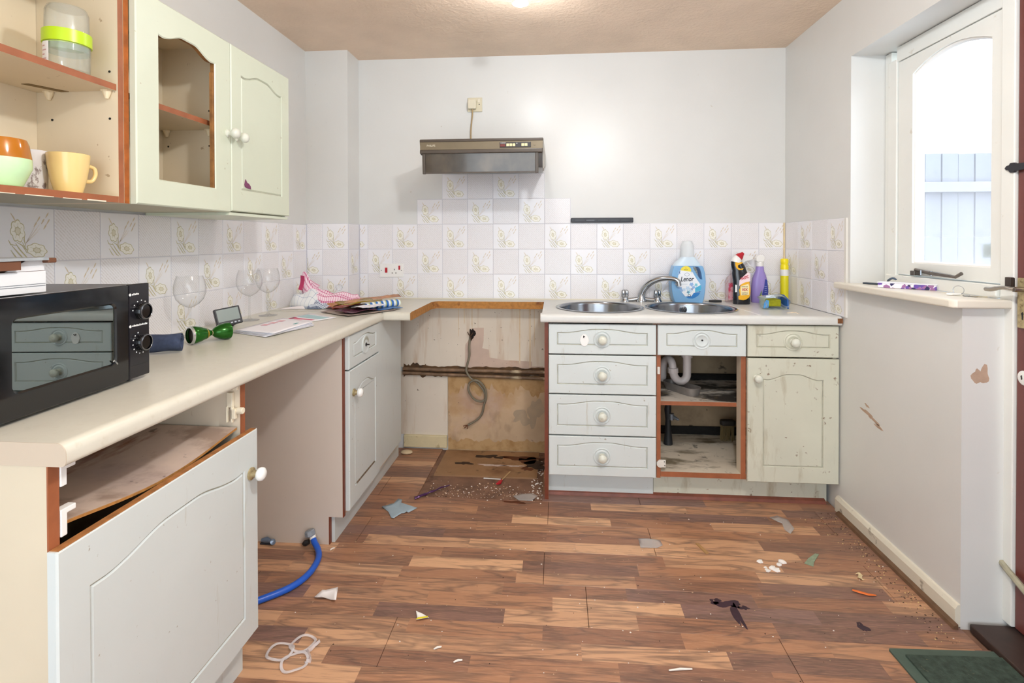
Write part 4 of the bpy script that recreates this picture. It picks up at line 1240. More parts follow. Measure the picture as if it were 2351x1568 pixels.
# ------------------------------------------------------------ wall fittings
so = root('fused_socket', (-.404, 0, 1.98), 'aged cream single socket with a plug above the cooker hood', 'socket')
b = MB(); b.box(-.447, -.362, -.006, .0035, 1.980, 2.062); b.build('face_plate', M_CREAMP, so, bevel=.002)
b = MB(); b.prism(rounded_poly(-.418, 2.018, .0235, .027, .008), 'y', -.036, -.0062); b.build('plug', mat('plug_cream', 'D9D2BC', .4), so, bevel=.004)
b = MB(); b.box(-.388, -.374, -.0105, -.006, 2.031, 2.053); b.build('rocker_switch', mat('switch_cream', 'DDD7C4', .4), so, bevel=.0015)
b = MB(); b.cyl((-.379, -.006, 2.022), (-.379, -.0068, 2.022), .0035, 8); b.build('screw', M_BLKM, so)
b = MB(); b.tube(curve_pts([(-.417, -.022, 1.994), (-.417, -.016, 1.96), (-.424, -.010, 1.91), (-.428, -.010, 1.85), (-.424, -.012, 1.79), (-.412, -.02, 1.735)], 5), .0042, 8)
tag(b.build('hood_flex', mat('beige_flex', 'A8916A', .5), smooth=40), 'beige flex running from the plug down to the cooker hood', 'cable')
ck = root('cooker_socket', (-.904, 0, 1.014), 'white cooker switch with a red rocker and socket on the tiles', 'socket')
b = MB(); b.box(-.975, -.833, -.010, -.0022, 1.014, 1.094); b.build('face_plate', M_WHITE, ck, bevel=.0015)
b = MB(); b.box(-.942, -.928, -.0145, -.0095, 1.040, 1.070); b.build('cooker_rocker', M_RED, ck, bevel=.001)
b = MB(); b.box(-.861, -.851, -.0135, -.0095, 1.058, 1.082); b.build('socket_rocker', M_RED, ck, bevel=.001)
for q in ((-.889, -.885, 1.054, 1.063), (-.902, -.896, 1.036, 1.0405), (-.880, -.874, 1.036, 1.0405)):
    b = MB(); b.box(q[0], q[1], -.0106, -.0098, q[2], q[3]); b.build('pin_slot', M_BLKM, ck)
for x in (-.965, -.844):
    b = MB(); b.cyl((x, -.0098, 1.053), (x, -.0106, 1.053), .0024, 8); b.build('screw', M_BLKM, ck)
kr = root('knife_rack', (.328, 0, 1.331), 'black magnetic knife strip on the wall above the tiles', 'rack')
b = MB(); b.box(.152, .505, -.016, .0035, 1.331, 1.358); b.build('strip', mat('black_grey_plastic', '33363E', .5), kr, bevel=.004)
b = MB(); b.box(.156, .501, -.0172, -.0158, 1.338, 1.350); b.build('magnet_bar', mat('dark_bar', '22252C', .35), kr)
for x in (.17, .235, .30, .365, .43, .488):
    b = MB(); b.cyl((x, -.0168, 1.344), (x, -.0186, 1.344), .004, 8); b.build('rivet', M_BLKM, kr)
b = MB(); b.box(.236, .285, -.0178, -.0170, 1.3425, 1.3455); b.build('scratch', mat('scratch_grey', '6A6E76', .5), kr)

# cooker hood
hd = root('cooker_hood', (-.30, -.25, 1.56), 'brown slimline cooker hood with a smoked flap above stepped tiles', 'hood')
M_HB = mat('hood_dark_brown', '4A4036', .4, var=.12, vs=20)
M_HF = mat('hood_bronze', '776B56', .35, metal=.35, var=.07, vs=12)
HX0, HX1, HY = -.601, .005, -.50
b = MB(); b.prism([(-.50, 1.66), (-.50, 1.722), (0, 1.722), (0, 1.652), (-.495, 1.652)], 'x', HX0 + .006, HX1 - .006); b.build('body', M_HB, hd)
b = MB(); b.box(HX0, HX1, HY - .006, HY + .03, 1.712, 1.726); b.build('top_trim', M_HB, hd, bevel=.003)
b = MB(); b.box(HX0 + .001, HX1 - .002, HY - .003, HY + .02, 1.675, 1.712); fas = b.build('fascia', M_HF, hd)
b = MB(); b.box(HX0, HX1 - .002, HY - .007, HY + .03, 1.655, 1.675); b.build('lower_trim', M_HB, hd, bevel=.004)
b = MB(); b.prism([(-.50, 1.722), (0, 1.722), (0, 1.656), (-.30, 1.615), (-.41, 1.578), (-.445, 1.588), (-.468, 1.65)], 'x', HX1 - .004, HX1 + .002); b.build('side_panel', mat('side_grey', 'B7B4AC', .4), hd)
b = MB(); b.prism([(-.50, 1.722), (0, 1.722), (0, 1.656), (-.48, 1.655)], 'x', HX0 - .002, HX0 + .004); b.build('side_panel', M_HB, hd)
M_SMK = mat('smoked_flap', '4E463C', .16, var=.35, vs=7, coat=.4, stains=[dict(col='8A7A62', scale=4, lo=.5, hi=.75, amt=.5, stretch=(1, 1, .6)), dict(col='2C2620', scale=9, lo=.55, hi=.7, amt=.5, seed=6, stretch=(1.6, 1, .5))])
b = MB(); b.prism([(-.498, 1.656), (-.494, 1.656), (-.486, 1.563), (-.490, 1.563)], 'x', -.575, -.022); fl = b.build('flap', M_SMK, hd)
for (xa_, xb_) in ((-.590, -.5755), (-.0345, -.0185)):
    b = MB(); b.prism([(-.503, 1.656), (-.490, 1.656), (-.480, 1.557), (-.495, 1.557)], 'x', xa_, xb_); b.build('flap_arm', M_HB, hd, bevel=.002)
b = MB(); b.prism([(-.494, 1.566), (-.484, 1.566), (-.484, 1.559), (-.494, 1.559)], 'x', -.5755, -.0345); b.build('flap_lip', M_HB, fl)
b = MB(); b.box(-.206, -.054, HY - .006, HY, 1.680, 1.706); cpn = b.build('control_panel', mat('control_dark', '2E2B2C', .4), fas, bevel=.0015)
M_BUT = mat('button_cream', 'E2D3A4', .4)
def hood_bit(nm, x0, x1, z0, z1, m):
    b = MB(); b.box(x0, x1, HY - .0085, HY - .0055, z0, z1); b.build(nm, m, hd, bevel=.0008)
hood_bit('red_label', -.203, -.178, 1.684, 1.696, mat('brown_red_label', '6E2A22', .5))
for i in range(3): hood_bit('button', -.173 + i * .0152, -.160 + i * .0152, 1.685, 1.699, M_BUT)
for i in range(2): hood_bit('button', -.100 + i * .0155, -.086 + i * .0155, 1.685, 1.699, M_BUT)
hood_bit('indicator', -.124, -.120, 1.697, 1.701, M_WHITE)
for i in range(6): hood_bit('label_mark', -.202 + i * .0044, -.199 + i * .0044, 1.700, 1.703, M_WHITE)
b = MB(); b.cyl((-.036, HY - .003, 1.694), (-.036, HY - .0055, 1.694), .0055, 12); b.build('lamp_button', M_HF, hd)
text(hd, 'PHILIPS', (-.545, HY - .0036, 1.694), .0135, (1, 0, 0), (0, 0, 1), mat('silver_lettering', 'D8D2BE', .3), sx=1.0)

# ceiling lamp (just above the frame)
lr = root('ceiling_light', (-.08, -.86, ZC), 'small white ceiling spotlight over the middle of the kitchen', 'lamp')
b = MB(); b.lathe([(.06, 0), (.06, -.012), (.045, -.022), (.012, -.026), (.012, -.06), (.03, -.065), (.034, -.09), (0, -.09)], (-.08, -.86, ZC), (0, 0, 1), 24); b.build('fitting', M_WHITE, lr, smooth=40)

# ------------------------------------------------------------ things on the left worktop
mwv = root('microwave', (-1.125, -2.017, WT), 'black microwave oven with two dials on the left worktop', 'microwave')
MX, MY0, MY1, MZ0, MZ1 = -.958, -2.236, -1.797, .894, 1.123
M_MWB = mat('microwave_case', '6E6A6E', .3, metal=.4)
b = MB(); b.box(-1.305, MX - .022, MY0 + .004, MY1 - .004, MZ0 + .004, MZ1 - .003); b.build('case', M_MWB, mwv, bevel=.004)
b = MB(); b.box(MX - .0215, MX - .010, MY0 + .002, MY1 - .002, MZ0 + .002, MZ1 - .001); b.build('front_rim', mat('rim_grey', '8A8688', .4), mwv, bevel=.002)
YD = -1.8665
b = MB()
Z0_, Z1_ = .940, 1.084
wy0, wy1 = -2.150, -1.902
op = [(y, z) for y, z in rounded_poly((wy0 + wy1) / 2, (Z0_ + Z1_) / 2, (wy1 - wy0) / 2, (Z1_ - Z0_) / 2, .014, 4)]
rect = []
for y, z in op:
    ty = (y - (wy0 + wy1) / 2) / ((wy1 - wy0) / 2); tz = (z - (Z0_ + Z1_) / 2) / ((Z1_ - Z0_) / 2)
    m_ = max(abs(ty), abs(tz)); ty /= m_; tz /= m_
    rect.append(((MY0 + YD) / 2 + ty * (YD - MY0) / 2, (MZ0 + MZ1) / 2 + tz * (MZ1 - MZ0) / 2))
ins = [( (wy0 + wy1) / 2 + (y - (wy0 + wy1) / 2) * .975, (Z0_ + Z1_) / 2 + (z - (Z0_ + Z1_) / 2) * .955) for y, z in op]
b.rings([[(MX - .009, y, z) for y, z in rect], [(MX - .001, y, z) for y, z in rect], [(MX, y, z) for y, z in [((MY0 + YD) / 2 + (y - (MY0 + YD) / 2) * .995, (MZ0 + MZ1) / 2 + (z - (MZ0 + MZ1) / 2) * .99) for y, z in rect]], [(MX, y, z) for y, z in op], [(MX - .004, y, z) for y, z in ins]], False, False)
dr = b.build('door', M_BLACK, mwv, smooth=30)
b = MB(); b.prism(ins, 'x', MX - .0065, MX - .0045); b.build('door_glass', mat('dark_mirror_glass', '868E8C', .012, metal=1), dr)
b = MB(); b.box(MX - .009, MX, YD + .0012, MY1, MZ0, MZ1); pn = b.build('control_panel', mat('panel_black', '1A1A20', .22), mwv, bevel=.003)
for z in (1.055, .978):
    b = MB(); b.lathe([(.0205, 0), (.0205, .012), (.0195, .0135), (.0, .0135)], (MX, -1.8265, z), (1, 0, 0), 28); k = b.build('dial', M_BLACK, mwv, smooth=40)
    b = MB(); b.lathe([(.0200, .0125), (.0200, .0155), (.0175, .0165), (.0170, .0160)], (MX, -1.8265, z), (1, 0, 0), 28, cap0=False, cap1=False); b.build('dial_ring', mat('dial_ring_grey', '6E6E70', .2, metal=.8), k, smooth=40)
b = MB(); b.box(MX - .0005, MX + .0004, YD + .004, MY1 - .004, .9245, .9252); b.build('seam', M_BLKM, mwv)
marks = []
for k in range(7):
    a = pi * .95 - k * pi * .95 / 6
    marks.append((-1.8265 + .0265 * cos(a), 1.055 + .0265 * sin(a)))
for k in range(12):
    a = pi * .62 + k * pi * 1.5 / 11
    marks.append((-1.8265 + .0268 * cos(a), .978 + .0268 * sin(a)))
b = MB()
for (y, z) in marks:
    b.box(MX - .0002, MX + .0005, y - .0014, y + .0014, z - .0012, z + .0014)
for zz, n in ((1.098, 5), (1.0215, 11)):
    b.cyl((MX - .0003, -1.861, zz), (MX + .0005, -1.861, zz), .0035, 10)
    for i in range(n): b.box(MX - .0002, MX + .0005, -1.855 + i * .0046, -1.8518 + i * .0046, zz - .0018, zz + .0018 + .001 * (i % 2))
o = b.build('dial_marks', M_WHITE, mwv); o['kind'] = 'stuff'
_piv = Vector((MX, MY1, 0)); _a = radians(2.8)
for (x, y) in ((-.99, -2.20), (-.99, -1.84), (-1.28, -2.20), (-1.28, -1.84)):
    b = MB(); b.cyl((x, y, WT + .0003), (x, y, MZ0 + .005), .012, 12); b.build('foot', M_BLKM, mwv)
b = MB(); b.tube([(MX + .0006, -1.912, .952), (MX + .0012, -1.906, .946), (MX + .0006, -1.902, .941)], .0016, 6); b.build('door_latch_mark', M_CHROME, dr)

_off = Vector(mwv.location) - _piv
mwv.location = _piv + Matrix.Rotation(_a, 3, 'Z') @ _off
mwv.rotation_euler = (0, 0, _a)      # stands very slightly askew on the worktop

# open carton on the microwave
bx = root('carton', (-1.10, -2.22, MZ1), 'open white and brown carton lying on the microwave', 'box')
M_CARD = mat('brown_card', '6E4630', .8, var=.12, vs=20)
b = MB(); b.box(-1.245, -.985, -2.42, -2.040, MZ1 + .0002, MZ1 + .044, faces={'+y': 1, '+z': 1}); b.build('box_body', [mat('carton_white', 'E6E8EA', .5), M_CARD], bx, bevel=.001)
for z in (.0135, .0175): 
    b = MB(); b.box(-.9855, -.9842, -2.42, -2.042, MZ1 + z, MZ1 + z + .0008); b.build('printed_line', mat('grey_line', '5A6068', .6), bx)
b = MB(); b.prism([(-2.118, MZ1 + .0445), (-2.042, MZ1 + .0445), (-2.036, MZ1 + .0655), (-2.078, MZ1 + .0655)], 'x', -.990, -.988); b.build('side_flap', MATS['carton_white'], bx)
b = MB(); b.box(-1.10, -.972, -2.40, -2.046, MZ1 + .066, MZ1 + .0715); b.build('lid', mat('carton_print_grey', '9CA2A6', .5, var=.2, vs=40, stretch=(1, 1, 1)), bx)
b = MB(); b.prism([(-1.09, -2.045), (-.973, -2.045), (-.976, -2.026), (-.985, -2.017), (-1.08, -2.017), (-1.09, -2.03)], 'z', MZ1 + .060, MZ1 + .0700); b.build('lid_tab', M_CARD, bx, bevel=.002)
b = MB(); b.box(-1.0, -.975, -2.40, -2.10, MZ1 + .048, MZ1 + .0658); b.build('inner_flap', M_CARD, bx)

# cabinet contents
def mug(name, x, y, z, prof, m, lab, hdir=None, hr=.026, hz=.05, rim=None, mats=None, band=None):
    r = root(name, (x, y, z), lab, 'mug')
    b = MB(); b.lathe(prof, (x, y, z), (0, 0, 1), 40)
    if band:
        for f in b.bm.faces:
            f.material_index = 1 if f.calc_center_median().z > z + band else 0
    b.build('body', mats or m, r, smooth=50)
    if hdir is not None:
        d = Vector((cos(hdir), sin(hdir), 0))
        rad = hr
        b = MB(); b.tube(curve_pts([Vector((x, y, z)) + d * a + Vector((0, 0, c)) for a, c in rad], 5), .0048, 8); b.build('handle', m if not mats else mats[0], r, smooth=50)
    return r
zc_ = Z0 + .0162
M_YEL = mat('yellow_glaze', 'E8CB8A', .2, var=.03, vs=6)
mug('mug', -1.096, -1.876, zc_, [(.0, .001), (.0255, .0), (.027, .003), (.0345, .033), (.0395, .066), (.0415, .093), (.0395, .094), (.0372, .066), (.032, .033), (.022, .008), (0, .008)], M_YEL, 'plain yellow mug at the right end of the bottom shelf', hdir=1.25, hr=[(.038, .070), (.054, .066), (.057, .050), (.049, .034), (.035, .032)])
M_GRC = mat('patterned_grey_glass', 'D6D6DA', .2, var=.06, vs=30, stains=[dict(col='6E5A5A', scale=60, lo=.56, hi=.62, amt=.8, stretch=(1, 1, .6))])
mug('tumbler', -1.163, -1.905, zc_, [(0, .001), (.029, 0), (.031, .004), (.033, .098), (.031, .098), (.029, .008), (0, .008)], M_GRC, 'grey speckled tumbler between the yellow mug and the green mug')
M_GRN = mat('pale_green_glaze', 'C6E8B8', .2, var=.08, vs=14)
M_BRG = mat('amber_glaze', 'B06A16', .12, var=.1, vs=14)
mug('mug', -1.100, -2.030, zc_, [(0, .001), (.034, 0), (.038, .004), (.053, .040), (.0525, .060), (.048, .090), (.044, .101), (.042, .101), (.047, .06), (.034, .008), (0, .008)], M_GRN, 'round mug glazed amber above and pale green below, at left', mats=[M_GRN, M_BRG], band=.066)
jr = root('storage_jar', (-1.10, -1.872, 1.6282), 'clear plastic jar with lime green ring on the upper shelf', 'jar')
CLP = clear('clear_plastic', (.97, .98, .97), .10, 1.0, (.95, .96, .95))
b = MB(); b.lathe([(0, .001), (0.0417, .0005), (0.0432, .004), (0.0447, .066), (0.0432, .066), (0.0417, .006), (0, .004)], (-1.10, -1.872, 1.6282), (0, 0, 1), 36); b.build('body', CLP, jr, smooth=50)
b = MB(); b.lathe([(0.0447, .066), (0.0473, .067), (0.0473, .096), (0.0447, .097), (0.0432, .097), (0.0432, .066)], (-1.10, -1.872, 1.6282), (0, 0, 1), 40, cap0=False, cap1=False); b.build('screw_ring', mat('lime_plastic', 'B5D61E', .35), jr, smooth=40)
b = MB(); b.lathe([(0.0428, .050), (0.0428, .064), (.0, .064)], (-1.10, -1.872, 1.6282), (0, 0, 1), 36, cap0=False); b.build('inner_cup', clear('green_grey_plastic', (.75, .85, .82), .3, 1, (.5, .62, .58)), jr, smooth=40)
b = MB(); b.lathe([(0.0425, .0975), (0.0417, .145), (0.0372, .156), (.0, .157), (0, .155), (0.0358, .154), (0.0402, .144), (0.0410, .0975)], (-1.10, -1.872, 1.6282), (0, 0, 1), 36, cap0=False, cap1=False); b.build('lid', CLP, jr, smooth=50)
b = MB(); b.rings([[(-1.10 + .0457 * cos(a), -1.872 + .0457 * sin(a), z) for a in [radians(-122 + 5 * i) for i in range(7)]] for z in (1.634, 1.692)], False, False, closed=False); lb = b.build('paper_label', M_PAPER, jr)
b = MB()
for i in range(5):
    a0 = radians(-112); zz = 1.640 + i * .010
    b.rings([[(-1.10 + .0460 * cos(a), -1.872 + .0460 * sin(a), z) for a in [radians(-118 + 6 * q) for q in range(3 + i % 2)]] for z in (zz, zz + .003)], False, False, closed=False)
b.build('label_print', mat('faded_pink_print', 'C9A0A8', .6), lb)

# wine glasses
GL = clear('thin_glass', (.975, .98, .98), .03, 1.5, (.95, .96, .97))
def glass(x, y, lab):
    r = root('wine_glass', (x, y, WT), lab, 'glass', 'balloon wine glasses')
    b = MB(); b.lathe([(.0395, .0005), (.0395, .0018), (.020, .004), (.007, .008), (.0042, .016), (.0036, .05), (.0038, .095), (.006, .104)], (x, y, WT), (0, 0, 1), 32); b.build('stem', GL, r, smooth=60)
    b = MB(); b.lathe([(.003, .103), (.014, .107), (.030, .117), (.044, .134), (.0515, .157), (.0512, .178), (.047, .200), (.0412, .217)], (x, y, WT), (0, 0, 1), 40, cap0=False, cap1=False); b.build('bowl', GL, r, smooth=60)
glass(-1.243, -1.262, 'balloon wine glass nearest the microwave, behind the green can')
glass(-1.253, -.880, 'balloon wine glass just right of the small black display')
glass(-1.252, -.735, 'balloon wine glass furthest from the microwave, nearest the tea towels')

# small energy display
mt = root('energy_display', (-1.222, -1.048, WT), 'small black display leaning on its foot behind the papers', 'display')
n_ = Vector((.72, -.62, .30)).normalized(); xd_ = (Vector((.62, .72, .13)) - n_ * Vector((.62, .72, .13)).dot(n_)).normalized(); yd_ = n_.cross(xd_).normalized()
Mx = Matrix((( xd_.x, yd_.x, n_.x, -1.232), (xd_.y, yd_.y, n_.y, -1.060), (xd_.z, yd_.z, n_.z, WT + .0425), (0, 0, 0, 1)))
def mbox(nm, m, x0, x1, y0, y1, z0, z1, bev=.0):
    b = MB(); b.box(x0, x1, y0, y1, z0, z1); b.xf(Mx); return b.build(nm, m, mt, bevel=bev)
mbox('case', mat('navy_black', '1C1E26', .35), -.047, .047, -.036, .036, -.010, .008, .003)
mbox('screen', mat('lcd_grey', '8D9A98', .25), -.040, .040, -.018, .030, .008, .0087)
for i in range(6): mbox('button', mat('button_silver', 'B8C0CC', .4), -.038 + i * .0135, -.031 + i * .0135, -.030, -.025, .008, .0088)
b = MB(); b.box(-.02, .02, -.038, -.030, -.030, .006); b.xf(Mx)
for v in b.bm.verts: v.co.z = max(v.co.z, WT + .0004)
b.build('foot', M_BLKM, mt)

# crushed green drinks can
cn = root('crushed_can', (-1.118, -1.366, WT), 'green drinks can twisted thin in the middle, lying on the worktop', 'can')
A_, B_ = Vector((-1.134, -1.412, WT + .0305)), Vector((-1.078, -1.306, WT + .029))
d_ = (B_ - A_).normalized(); L_ = (B_ - A_).length
M_CANG = mat('green_can', '22661A', .18, metal=.5, var=.2, vs=40)
b = MB(); b.lathe([(0.0261, 0), (0.0291, .004), (0.0287, .016), (0.0252, .032), (0.0183, .050), (0.0122, .062), (0.0078, .070)], A_, d_, 30, cap0=False, cap1=False)
for v in b.bm.verts:
    v.co.z = WT + .0006 + (v.co.z - WT) if v.co.z > WT else WT + .0006
b.build('can_top', M_CANG, cn, smooth=50)
b = MB(); b.lathe([(0.0078, .072), (0.0157, .080), (0.0244, .096), (0.0287, .114), (0.0287, .128), (0.0235, L_), (0.0000, L_ - .004)], A_, d_, 30, cap0=False)
for v in b.bm.verts: v.co.z = max(v.co.z, WT + .0006)
b.build('can_bottom', M_CANG, cn, smooth=50)
b = MB(); b.lathe([(0.0252, -.002), (0.0296, -.001), (0.0300, .005), (0.0283, .006)], A_, d_, 30, cap0=False, cap1=False)
for v in b.bm.verts: v.co.z = max(v.co.z, WT + .0004)
b.build('rim', mat('can_silver', 'D0D2D4', .25, metal=.8), cn, smooth=50)
b = MB(); b.lathe([(0.0252, .008), (0.0000, .009)], A_, d_, 30, cap0=False); b.build('can_inside', mat('can_dark', '241A16', .5), cn)
b = MB(); b.lathe([(0.0187, .0505), (0.0152, .0565)], A_, d_, 30, cap0=False, cap1=False); b.build('gold_band', mat('can_gold', 'C9A93A', .3, metal=.5), cn, smooth=50)
b = MB(); b.lathe([(0.0083, .069), (0.0074, .071), (0.0083, .0735)], A_, d_, 20, cap0=False, cap1=False); b.build('bare_twist', mat('torn_aluminium', 'C9A98C', .4, metal=.5), cn)

# rolled blue cloth
b = MB()
def roll(u, v):
    a = 2 * pi * 2.3 * u
    r = .0310 - .0022 * a / 2.0
    p = Vector((-1.240 + .158 * v, -1.590 + .072 * v, WT + .030)) + Vector((-.44, .9, 0)) * r * cos(a) * 1.05 + Vector((0, 0, 1)) * r * sin(a) * .92
    p.z += .0015 * sin(9 * v + 3 * a)
    p.z = max(p.z, WT + .001)
    return p
b.sheet(roll, 60, 10)
tag(b.build('rolled_cloth', mat('navy_cloth', '3E4A66', .9, var=.25, vs=60, bump=.4, bs=300), smooth=60, solid=.002), 'rolled dark blue cloth beside the microwave', 'cloth')

# envelopes, leaflet
def sheet_quad(name, pts, z, t, m, lab, cat, group=None, curl=0):
    b = MB()
    P = [Vector((x, y, 0)) for x, y in pts]
    def f(u, v):
        p = P[0] * (1 - u) * (1 - v) + P[1] * u * (1 - v) + P[2] * u * v + P[3] * (1 - u) * v
        return (p.x, p.y, z + curl * (abs(2 * u - 1) ** 2 + .4 * sin(3 * v)) * .5)
    b.sheet(f, 8, 8)
    o = b.build(name, m, smooth=60, solid=t)
    return tag(o, lab, cat, group)
PQ = [(-1.128, -1.19), (-.943, -1.265), (-.907, -1.004), (-1.087, -.89)]
pl = ['bottom sheet of the white paper pile on the left worktop', 'second sheet up of the white paper pile', 'third sheet up of the white paper pile', 'top sheet of the white paper pile, with a pink heading']
for i in range(4):
    a = (i - 1.5) * .05
    c = Vector((-1.016, -1.09))
    q = []
    for x, y in PQ:
        dx, dy = x - c.x, y - c.y
        q.append((c.x + (dx * cos(a) - dy * sin(a)) * (1 - .02 * i) + .004 * (i % 2), c.y + dx * sin(a) + dy * cos(a)))
    sh = sheet_quad('letter', q, WT + .0022 + .0036 * i, .0016, mat('letter_paper_%s' % 'abcd'[i], ['E4E4EC', 'E9E8EE', 'DFE2EE', 'EEECF2'][i], .7), pl[i], 'letter', 'letters in the white paper pile', curl=.002)
b = MB()
for i in range(3): b.box(-1.075 + i * .004, -1.05 + i * .004, -1.10 + i * .05, -1.07 + i * .05, WT + .0150, WT + .0156)
b.build('printed_heading', mat('pink_print', 'E0A8B4', .6), sh)
b = MB(); b.box(-.965, -.955, -1.06, -1.03, WT + .0150, WT + .0156); b.build('printed_mark', mat('teal_print', '6AA8A8', .6), sh)
LQ = [(-1.142, -.935), (-.985, -.955), (-.905, -.790), (-1.085, -.665)]
lf = sheet_quad('leaflet', LQ, WT + .0018, .001, M_PAPER, 'leaflet with pink and pale blue print between papers and packaging', 'leaflet')
def lfp(u0, u1, v0, v1, m, nm):
    P = [Vector((x, y, 0)) for x, y in LQ]
    def f(u, v):
        u = u0 + (u1 - u0) * u; v = v0 + (v1 - v0) * v
        p = P[0] * (1 - u) * (1 - v) + P[1] * u * (1 - v) + P[2] * u * v + P[3] * (1 - u) * v
        return (p.x, p.y, WT + .0027)
    b = MB(); b.sheet(f, 2, 2); b.build(nm, m, lf, solid=.0004)
lfp(.12, .9, .08, .16, mat('crimson_print', 'D0456C', .6), 'print_block')
lfp(.1, .2, .16, .55, MATS['crimson_print'], 'print_block')
lfp(.12, .85, .42, .50, MATS['crimson_print'], 'print_block')
lfp(.35, .6, .2, .38, mat('pale_pink_print', 'E6B4C0', .6), 'print_block')
lfp(.1, .9, .60, .88, mat('pale_blue_print', 'A9CCD2', .6), 'print_block')

# packaging heap
def crumple(name, pts, z, h, m, lab, cat='packaging', seed=0, nu=14, nv=10, solid=.0012, fold=0):
    rr = random.Random(seed)
    ph = [rr.uniform(0, 6.28) for _ in range(8)]
    P = [Vector((x, y, 0)) for x, y in pts]
    b = MB()
    def f(u, v):
        p = P[0] * (1 - u) * (1 - v) + P[1] * u * (1 - v) + P[2] * u * v + P[3] * (1 - u) * v
        q = .5 + .22 * sin(7 * u + ph[0] + 2 * v) + .18 * sin(9 * v + ph[1] + 3 * u) + .10 * sin(17 * u - 8 * v + ph[2]) + fold * (abs(2 * v - 1) ** 2)
        return (p.x + .003 * sin(11 * v + ph[3]), p.y + .003 * sin(13 * u + ph[4]), z + max(0, h * q))
    b.sheet(f, nu, nv)
    return tag(b.build(name, m, smooth=60, solid=solid), lab, cat, 'food packaging heap')
crumple('flat_packet', [(-1.06, -.62), (-.865, -.765), (-.715, -.53), (-.90, -.25)], WT + .0015, .006, mat('brown_grey_packet', '9A8A80', .5, var=.3, vs=20), 'brown grey flattened packet, lowest in the packaging heap', seed=1)
crumple('plum_packet', [(-.96, -.68), (-.86, -.735), (-.78, -.60), (-.86, -.52)], WT + .008, .014, mat('plum_foil', '6A3A4E', .25, metal=.3, var=.3, vs=30), 'plum coloured packet at the front of the packaging heap', seed=2)
crumple('orange_wrapper', [(-1.045, -.57), (-.97, -.62), (-.80, -.16), (-.90, -.10)], WT + .022, .022, mat('orange_foil', 'C98A5C', .3, metal=.25, var=.3, vs=25, stains=[dict(col='7A4A2A', scale=14, lo=.55, hi=.65, amt=.8)]), 'long orange brown wrapper at the back of the packaging heap', seed=3)
crumple('gold_wrapper', [(-1.00, -.60), (-.925, -.665), (-.80, -.44), (-.90, -.36)], WT + .032, .018, mat('gold_foil', 'A8861E', .25, metal=.7, var=.5, vs=30), 'gold foil wrapper on top of the packaging heap', seed=4)
crumple('white_wrapper', [(-.905, -.62), (-.83, -.665), (-.76, -.55), (-.82, -.46)], WT + .026, .008, mat('white_wrap', 'E8E6EE', .5, stains=[dict(col='C9906A', scale=18, lo=.62, hi=.66, amt=.7)]), 'white torn wrapper in the middle of the packaging heap', seed=5)
crumple('red_wrapper', [(-1.085, -.50), (-1.02, -.56), (-.93, -.40), (-1.0, -.32)], WT + .004, .016, mat('red_orange_wrap', 'E06A4A', .4, var=.2, vs=25, stains=[dict(col='F0D0B0', scale=20, lo=.55, hi=.6, amt=.8)]), 'red and orange wrapper beside the tea towels', seed=6)
def stripes(name, c1, c2, c3, sc, axis=(1, 0, 0)):
    t = NT(name)
    v = t.coord(False)
    d = t.node('ShaderNodeVectorMath', operation='DOT_PRODUCT'); t.link(v, d.inputs[0]); d.inputs[1].default_value = axis
    fr = t.math('FRACT', t.math('MULTIPLY', d.outputs['Value'], sc))
    c = t.mix(t.math('GREATER_THAN', fr, .42), rgb(c1), rgb(c2))
    c = t.mix(t.math('GREATER_THAN', fr, .80), c, rgb(c3))
    t.link(c, t.b.inputs['Base Color']); t.b.inputs['Roughness'].default_value = .35
    return t.m
sp_ = root('striped_packet', (-.79, -.47, WT), 'blue and white striped tube packet at the right end of the heap', 'packaging', 'food packaging heap')
b = MB(); b.tube([(-.86, -.55, WT + .022), (-.835, -.52, WT + .023), (-.79, -.465, WT + .025), (-.755, -.425, WT + .025), (-.738, -.404, WT + .024)], [.014, .017, .019, .0195, .017], 16); b.build('tube', stripes('blue_white_stripes', '2E6AB4', 'DCE6EE', 'C8C87A', 34, (.64, .77, 0)), sp_, smooth=50)
crumple('blue_wrapper', [(-.83, -.56), (-.775, -.60), (-.70, -.47), (-.75, -.43)], WT + .0065, .006, mat('blue_film', '3E72B0', .3, var=.3, vs=30), 'blue film wrapper under the striped packet', seed=8)

# tea towels
def gingham(name, base, line, sc, wide=.3, line2=None):
    t = NT(name)
    v = t.node('ShaderNodeUVMap').outputs[0]
    s_ = t.node('ShaderNodeSeparateXYZ'); t.link(v, s_.inputs[0])
    fs = []
    for k in (0, 1):
        fs.append(t.math('LESS_THAN', t.math('FRACT', t.math('MULTIPLY', s_.outputs[k], sc[k])), wide))
    f = t.math('MULTIPLY', t.math('ADD', fs[0], fs[1]), .5)
    c = t.mix(f, rgb(base), rgb(line))
    t.link(c, t.b.inputs['Base Color']); t.b.inputs['Roughness'].default_value = .9
    return t.m
def uv_sheet(b, f, nu, nv, su=1, sv=1):
    uv = b.bm.loops.layers.uv.verify()
    V = [[b.bm.verts.new(f(i / nu, j / nv)) for j in range(nv + 1)] for i in range(nu + 1)]
    for i in range(nu):
        for j in range(nv):
            q = b.bm.faces.new((V[i][j], V[i + 1][j], V[i + 1][j + 1], V[i][j + 1]))
            for l, (a, c) in zip(q.loops, ((i, j), (i + 1, j), (i + 1, j + 1), (i, j + 1))):
                l[uv].uv = (a / nu * su, c / nv * sv)
